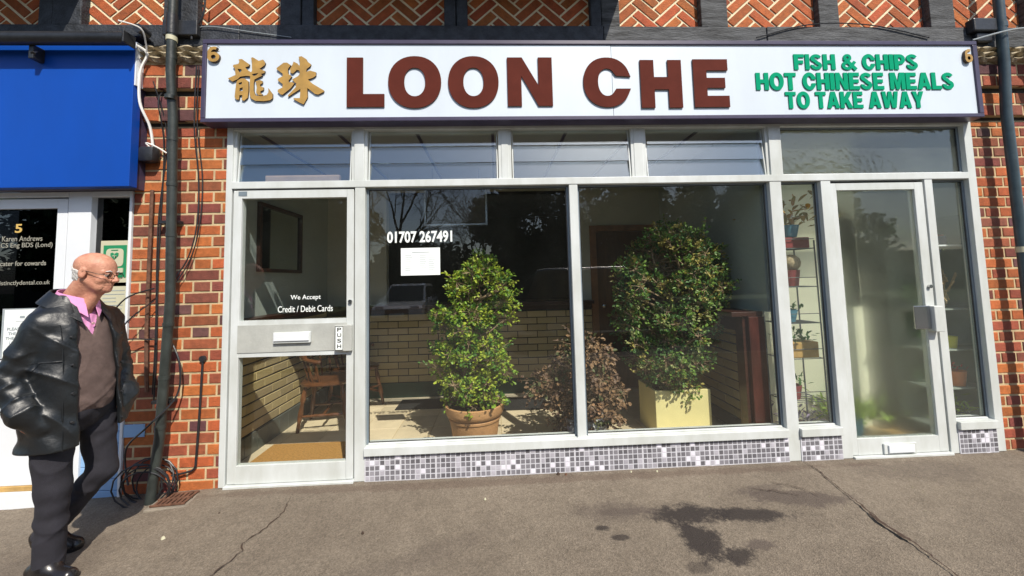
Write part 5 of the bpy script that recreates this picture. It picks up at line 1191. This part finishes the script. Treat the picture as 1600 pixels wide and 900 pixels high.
for s_ in 'rl':
    q=MB(); k_=Vector(J[s_+'k']); a_=Vector(J[s_+'a']); d_=(a_-k_).normalized(); q.tube([k_.lerp(a_,.6),a_+d_*.02],[.047,.042],16); q.build('sock','black_mat',man,True)
# hair, brows, eyes, glasses
def hairf(X,Y,Z):
    x,y,z=toH(X,Y,Z); n_=.0018*np.sin(x*260+y*60+z*90)*np.sin(z*210+y*90)
    d=ell(x,y,z,(-.016,0,.028),(.104,.083,.083)); d=smin(d,ell(x,y,z,(-.045,0,-.035),(.062,.062,.05)),.02)-.001+n_
    reg=np.maximum(z-(.002-.45*(x+.05))+.006*np.sin(x*90+y*60),x+.024-.3*(z-.0)); return np.maximum(np.maximum(d+.003,reg),-.070-z)
sdf_mesh('hair',hairf,(-2.20,-.74,1.22),(-1.93,-.48,1.47),.004,'hair',man)
for s_ in (-1,1):
    q=MB(); q.lathe([(.0005,-.0115),(.008,-.008),(.0115,0),(.008,.008),(.0005,.0115)],(0,0,0),14); q.v=[fromH((.0795+a,s_*.031+b_,-.005+c)) for a,b_,c in q.v]; ey=q.build('eye','eye_white',man,True)
    q=MB(); q.tube([fromH((.089,s_*.031,-.006)),fromH((.0915,s_*.031,-.006))],.005,10); q.build('iris','eye_dark',ey,True)
    q=MB(); q.tube([fromH((.0935,s_*.018,.016)),fromH((.094,s_*.030,.020)),fromH((.084,s_*.046,.015))],[.003,.0038,.002],6); q.build('eyebrow','hair',man,True)
    q=MB(); q.tube([fromH((.0905,s_*.020,-.001)),fromH((.0925,s_*.031,.0045)),fromH((.083,s_*.044,-.001))],.0032,6); q.build('eyelid','skin',man,True)
gls=MB(); P=[]
for s_ in (-1,1):
    ring=[fromH((.107-.010*abs(math.cos(2*math.pi*k/24))*0-.0012*(s_*.033+.022*math.cos(2*math.pi*k/24))**2*300,s_*.034+.0225*math.cos(2*math.pi*k/24),-.008+.0165*math.sin(2*math.pi*k/24))) for k in range(25)]
    gls.tube(ring,.0013,6,False); gls.tube([fromH((.098,s_*.0565,-.001)),fromH((.078,s_*.076,-.002)),fromH((.0,s_*.080,.008)),fromH((-.018,s_*.081,-.006))],.0016,6)
gls.tube([fromH((.107,-.012,-.005)),fromH((.110,0,-.002)),fromH((.107,.012,-.005))],.0013,6)
g_=gls.build('spectacles','metal_dark',man,True)
for s_ in (-1,1):
    q=MB(); q.add([fromH((.1065-.36*(s_*.034+.0215*math.cos(2*math.pi*k/20))**2,s_*.034+.0215*math.cos(2*math.pi*k/20),-.008+.0158*math.sin(2*math.pi*k/20))) for k in range(20)],[tuple(range(20))]); q.build('lens','spectacle_lens',g_)

# ------------------------------------------------------------------ across the street (seen only as reflections in the glass)
def car(name,x,y,rot,L,W,H,body_m,label,suv=False):
    t=thing(name,(0,0,0),label,'car'); zb=.28 if suv else .20; zw=H*.56
    prof=[(-L/2+.02,zb+.12),(-L/2+.12,zb),(L/2-.15,zb),(L/2-.01,zb+.15),(L/2-.03,zb+.42),(L/2-.22,zw-.10),(L/2-.95,zw),(-L/2+.18,zw+.03),(-L/2+.03,zw-.12)]
    q=MB(); q.prism([prof],-W/2,W/2); 
    q.v=[(a,b_*(1-.05*max(0,(c-zb-.3))),c) for a,b_,c in q.v]; b0=q.build('body',body_m,t)
    cab=[(L/2-1.0,zw-.02),(L/2-1.75,H-.06),(L/2-2.1,H),(-L/2+(.45 if suv else .7),H-.03),(-L/2+.12,zw)]
    q=MB(); q.prism([cab],-W/2+.05,W/2-.05); q.v=[(a,b_*(1-.30*max(0,(c-zw))),c) for a,b_,c in q.v]; q.build('cabin',body_m,t)
    for s_ in (-1,1):
        for (pa) in ([(L/2-1.18,zw+.03),(L/2-1.75,H-.13),(L/2-2.25,H-.10),(L/2-2.25,zw+.03)],[(L/2-2.32,zw+.03),(L/2-2.32,H-.10),(-L/2+1.1,H-.11),(-L/2+1.0,zw+.03)],[(-L/2+.93,zw+.04),(-L/2+1.03,H-.12),(-L/2+.6,H-.14),(-L/2+.35,zw+.06)]):
            q=MB(); q.prism([pa],-.004,.004); q.v=[(a,s_*((W/2-.05)*(1-.30*max(0,c-zw))+.004)+b_,c) for a,b_,c in q.v]; q.build('side_window','car_glass',t)
    q=MB(); xa,xb=L/2-1.02,L/2-1.70; q.add([(xa,-W/2+.14,zw+.02),(xa,W/2-.14,zw+.02),(xb,W/2-.24,H-.09),(xb,-W/2+.24,H-.09)],[(0,1,2,3)]); q.v=[(a+.012,b_,c+.014) for a,b_,c in q.v]; q.build('windscreen','car_glass',t)
    for wx in (L/2-.82,-L/2+.78):
        for s_ in (-1,1):
            q=MB(); q.lathe([(.20,-.10),(.32,-.10),(.34,-.06),(.34,.06),(.32,.10),(.20,.10)],(0,0,0),24); q.v=[(wx+a,s_*(W/2-.10)+c,.34+b_-.0) for a,b_,c in q.v]; wh=q.build('wheel','tyre',t,True)
            q=MB(); q.lathe([(.02,-.105),(.19,-.10),(.20,.10),(.02,.105)],(0,0,0),12); q.v=[(wx+a,s_*(W/2-.10)+c,.34+b_) for a,b_,c in q.v]; q.build('rim','chrome',wh)
    for s_ in (-1,1):
        bx('headlight','lamp_white',L/2-.10,L/2-.015,s_*(W/2-.25)-.14,s_*(W/2-.25)+.14,zb+.36,zb+.50,t,.01)
        bx('tail_light','maroon',-L/2-.0,-L/2+.10,s_*(W/2-.16)-.08,s_*(W/2-.16)+.08,zw-.25,zw-.05,t,.01)
        bx('mirror',body_m,L/2-1.35,L/2-1.22,s_*(W/2+.06)-.07,s_*(W/2+.06)+.07,zw+.0,zw+.13,t,.02)
        if suv: q=MB(); q.tube([(L/2-2.1,s_*(W/2-.24),H+.03),(-L/2+.6,s_*(W/2-.24),H+.02)],.022,8); q.build('roof_rail','chrome',t,True)
    bx('grille','black_plastic',L/2-.05,L/2-.005,-.4,.4,zb+.12,zb+.40,t,.01)
    bx('number_plate','white_paper',L/2-.008,L/2+.006,-.26,.26,zb+.15,zb+.26,t)
    t.location=(x,y,-.24); t.rotation_euler=(0,0,rot); return t
car('parked_car',2.9,-7.2,0,4.7,1.85,1.72,'car_black','big black estate car with silver roof rails parked across the road',True)
car('parked_car',-3.4,-12.6,R(90),3.9,1.7,1.45,'car_white','small white hatchback facing the shop on the far side of the road')
def bare_tree(x,y,h,seed,label,leafy=0):
    r=random.Random(seed); t=thing('bare_tree',(x,y,-.3),label,'tree','bare trees across the road'); q=MB()
    def grow(p,d,L,rad,lev):
        n=4; P=[p]; dd_=d.copy()
        for k in range(n): dd_=(dd_+Vector((r.gauss(0,.12),r.gauss(0,.12),r.gauss(.03,.08)))).normalized(); P.append(P[-1]+dd_*L/n)
        q.tube(P,[rad*(1-.38*k/n) for k in range(n+1)],5 if lev<3 else 3,False)
        if lev>=6: return
        nb=3 if lev<5 else 3
        for k in range(nb):
            b_=P[r.choice([2,3,4]) if lev else r.choice([3,4])] if k else P[-1]; ax=dd_.orthogonal().normalized(); ax.rotate(Matrix.Rotation(r.uniform(0,6.28),3,dd_)); nd=(dd_+ax*r.uniform(.45,.95)*(1 if k else .4)).normalized()
            grow(b_,nd,L*r.uniform(.66,.86),rad*.60,lev+1)
    grow(Vector((x,y,-.3)),Vector((0,0,1)),h*.24,h*.018,0)
    q.build('trunk_and_branches','bark_dark',t,True); return t
mat('bark_dark',(.10,.08,.06),.9,.3,8)
for i,(x,y,h) in enumerate(((2.6,-25,11.5),(-5.5,-19,11),(-12,-22,13),(-1.5,-24,11),(13,-22,12),(7.5,-30,13))): bare_tree(x,y,h,20+i,['small round headed bare tree standing alone across the road','bare tree leaning left across the road near the white car','tall bare tree far left across the road','slim bare tree between the white car and the evergreens','bare tree far right across the road','tallest bare tree behind the evergreens'][i])
mat('evergreen',(1,1,1),.8,.3,2,attr=True)
def evergreen(x,y,w_,d_,h,seed,label):
    r=random.Random(seed); t=thing('evergreen_tree',(x,y,-.3),label,'tree','evergreens across the road'); q=MB()
    cl=[(r.uniform(-.42,.42)*w_,r.uniform(-.4,.4)*d_,h*r.uniform(.15,.88),r.uniform(.14,.26)*w_) for _ in range(26)]
    for k in range(7000):
        c=r.choice(cl); th=r.uniform(0,6.28); ph=math.acos(r.uniform(-1,1)); rr_=c[3]*r.uniform(.55,1.05); p=Vector((x+c[0]+rr_*math.sin(ph)*math.cos(th),y+c[1]+rr_*math.sin(ph)*math.sin(th),c[2]+rr_*math.cos(ph)*.8))
        if p.z<-.2: continue
        g=r.uniform(.5,1.3); q.col=(.035*g,.06*g,.022*g); leafcard(q,p,Vector((r.gauss(0,1),r.gauss(0,1),r.gauss(0,1))),Vector((0,0,1)),.42,.30)
    q.build('crown','evergreen',t); q=MB(); q.tube([(x,y,-.3),(x+.1,y,h*.5)],[.3,.15],8); q.build('trunk','bark_dark',t,True)
for i,(x,y,w_,h) in enumerate(((1.8,-17.5,5.5,6.6),(6.8,-18,6.5,8.0),(12.5,-18.5,6,6.5),(-9.5,-16.5,5.5,6.0),(-3.4,-21,6.5,3.4),(18,-19,7,8),(-15.5,-19,6,6),(-21,-18,6,7))): evergreen(x,y,w_,4,h,40+i,['dark evergreen behind the black car','tallest dark evergreen right of the black car','middle right evergreen across the road','dark evergreen left of the white car','low wide evergreen behind the white car','evergreen at the far right across the road','evergreen second from the far left across the road','evergreen at the far left across the road'][i])
tag(bx('hedge','evergreen',-60,60,-27.5,-26,-.3,2.8,None,.1),'long dark clipped hedge closing the far side of the green','hedge')
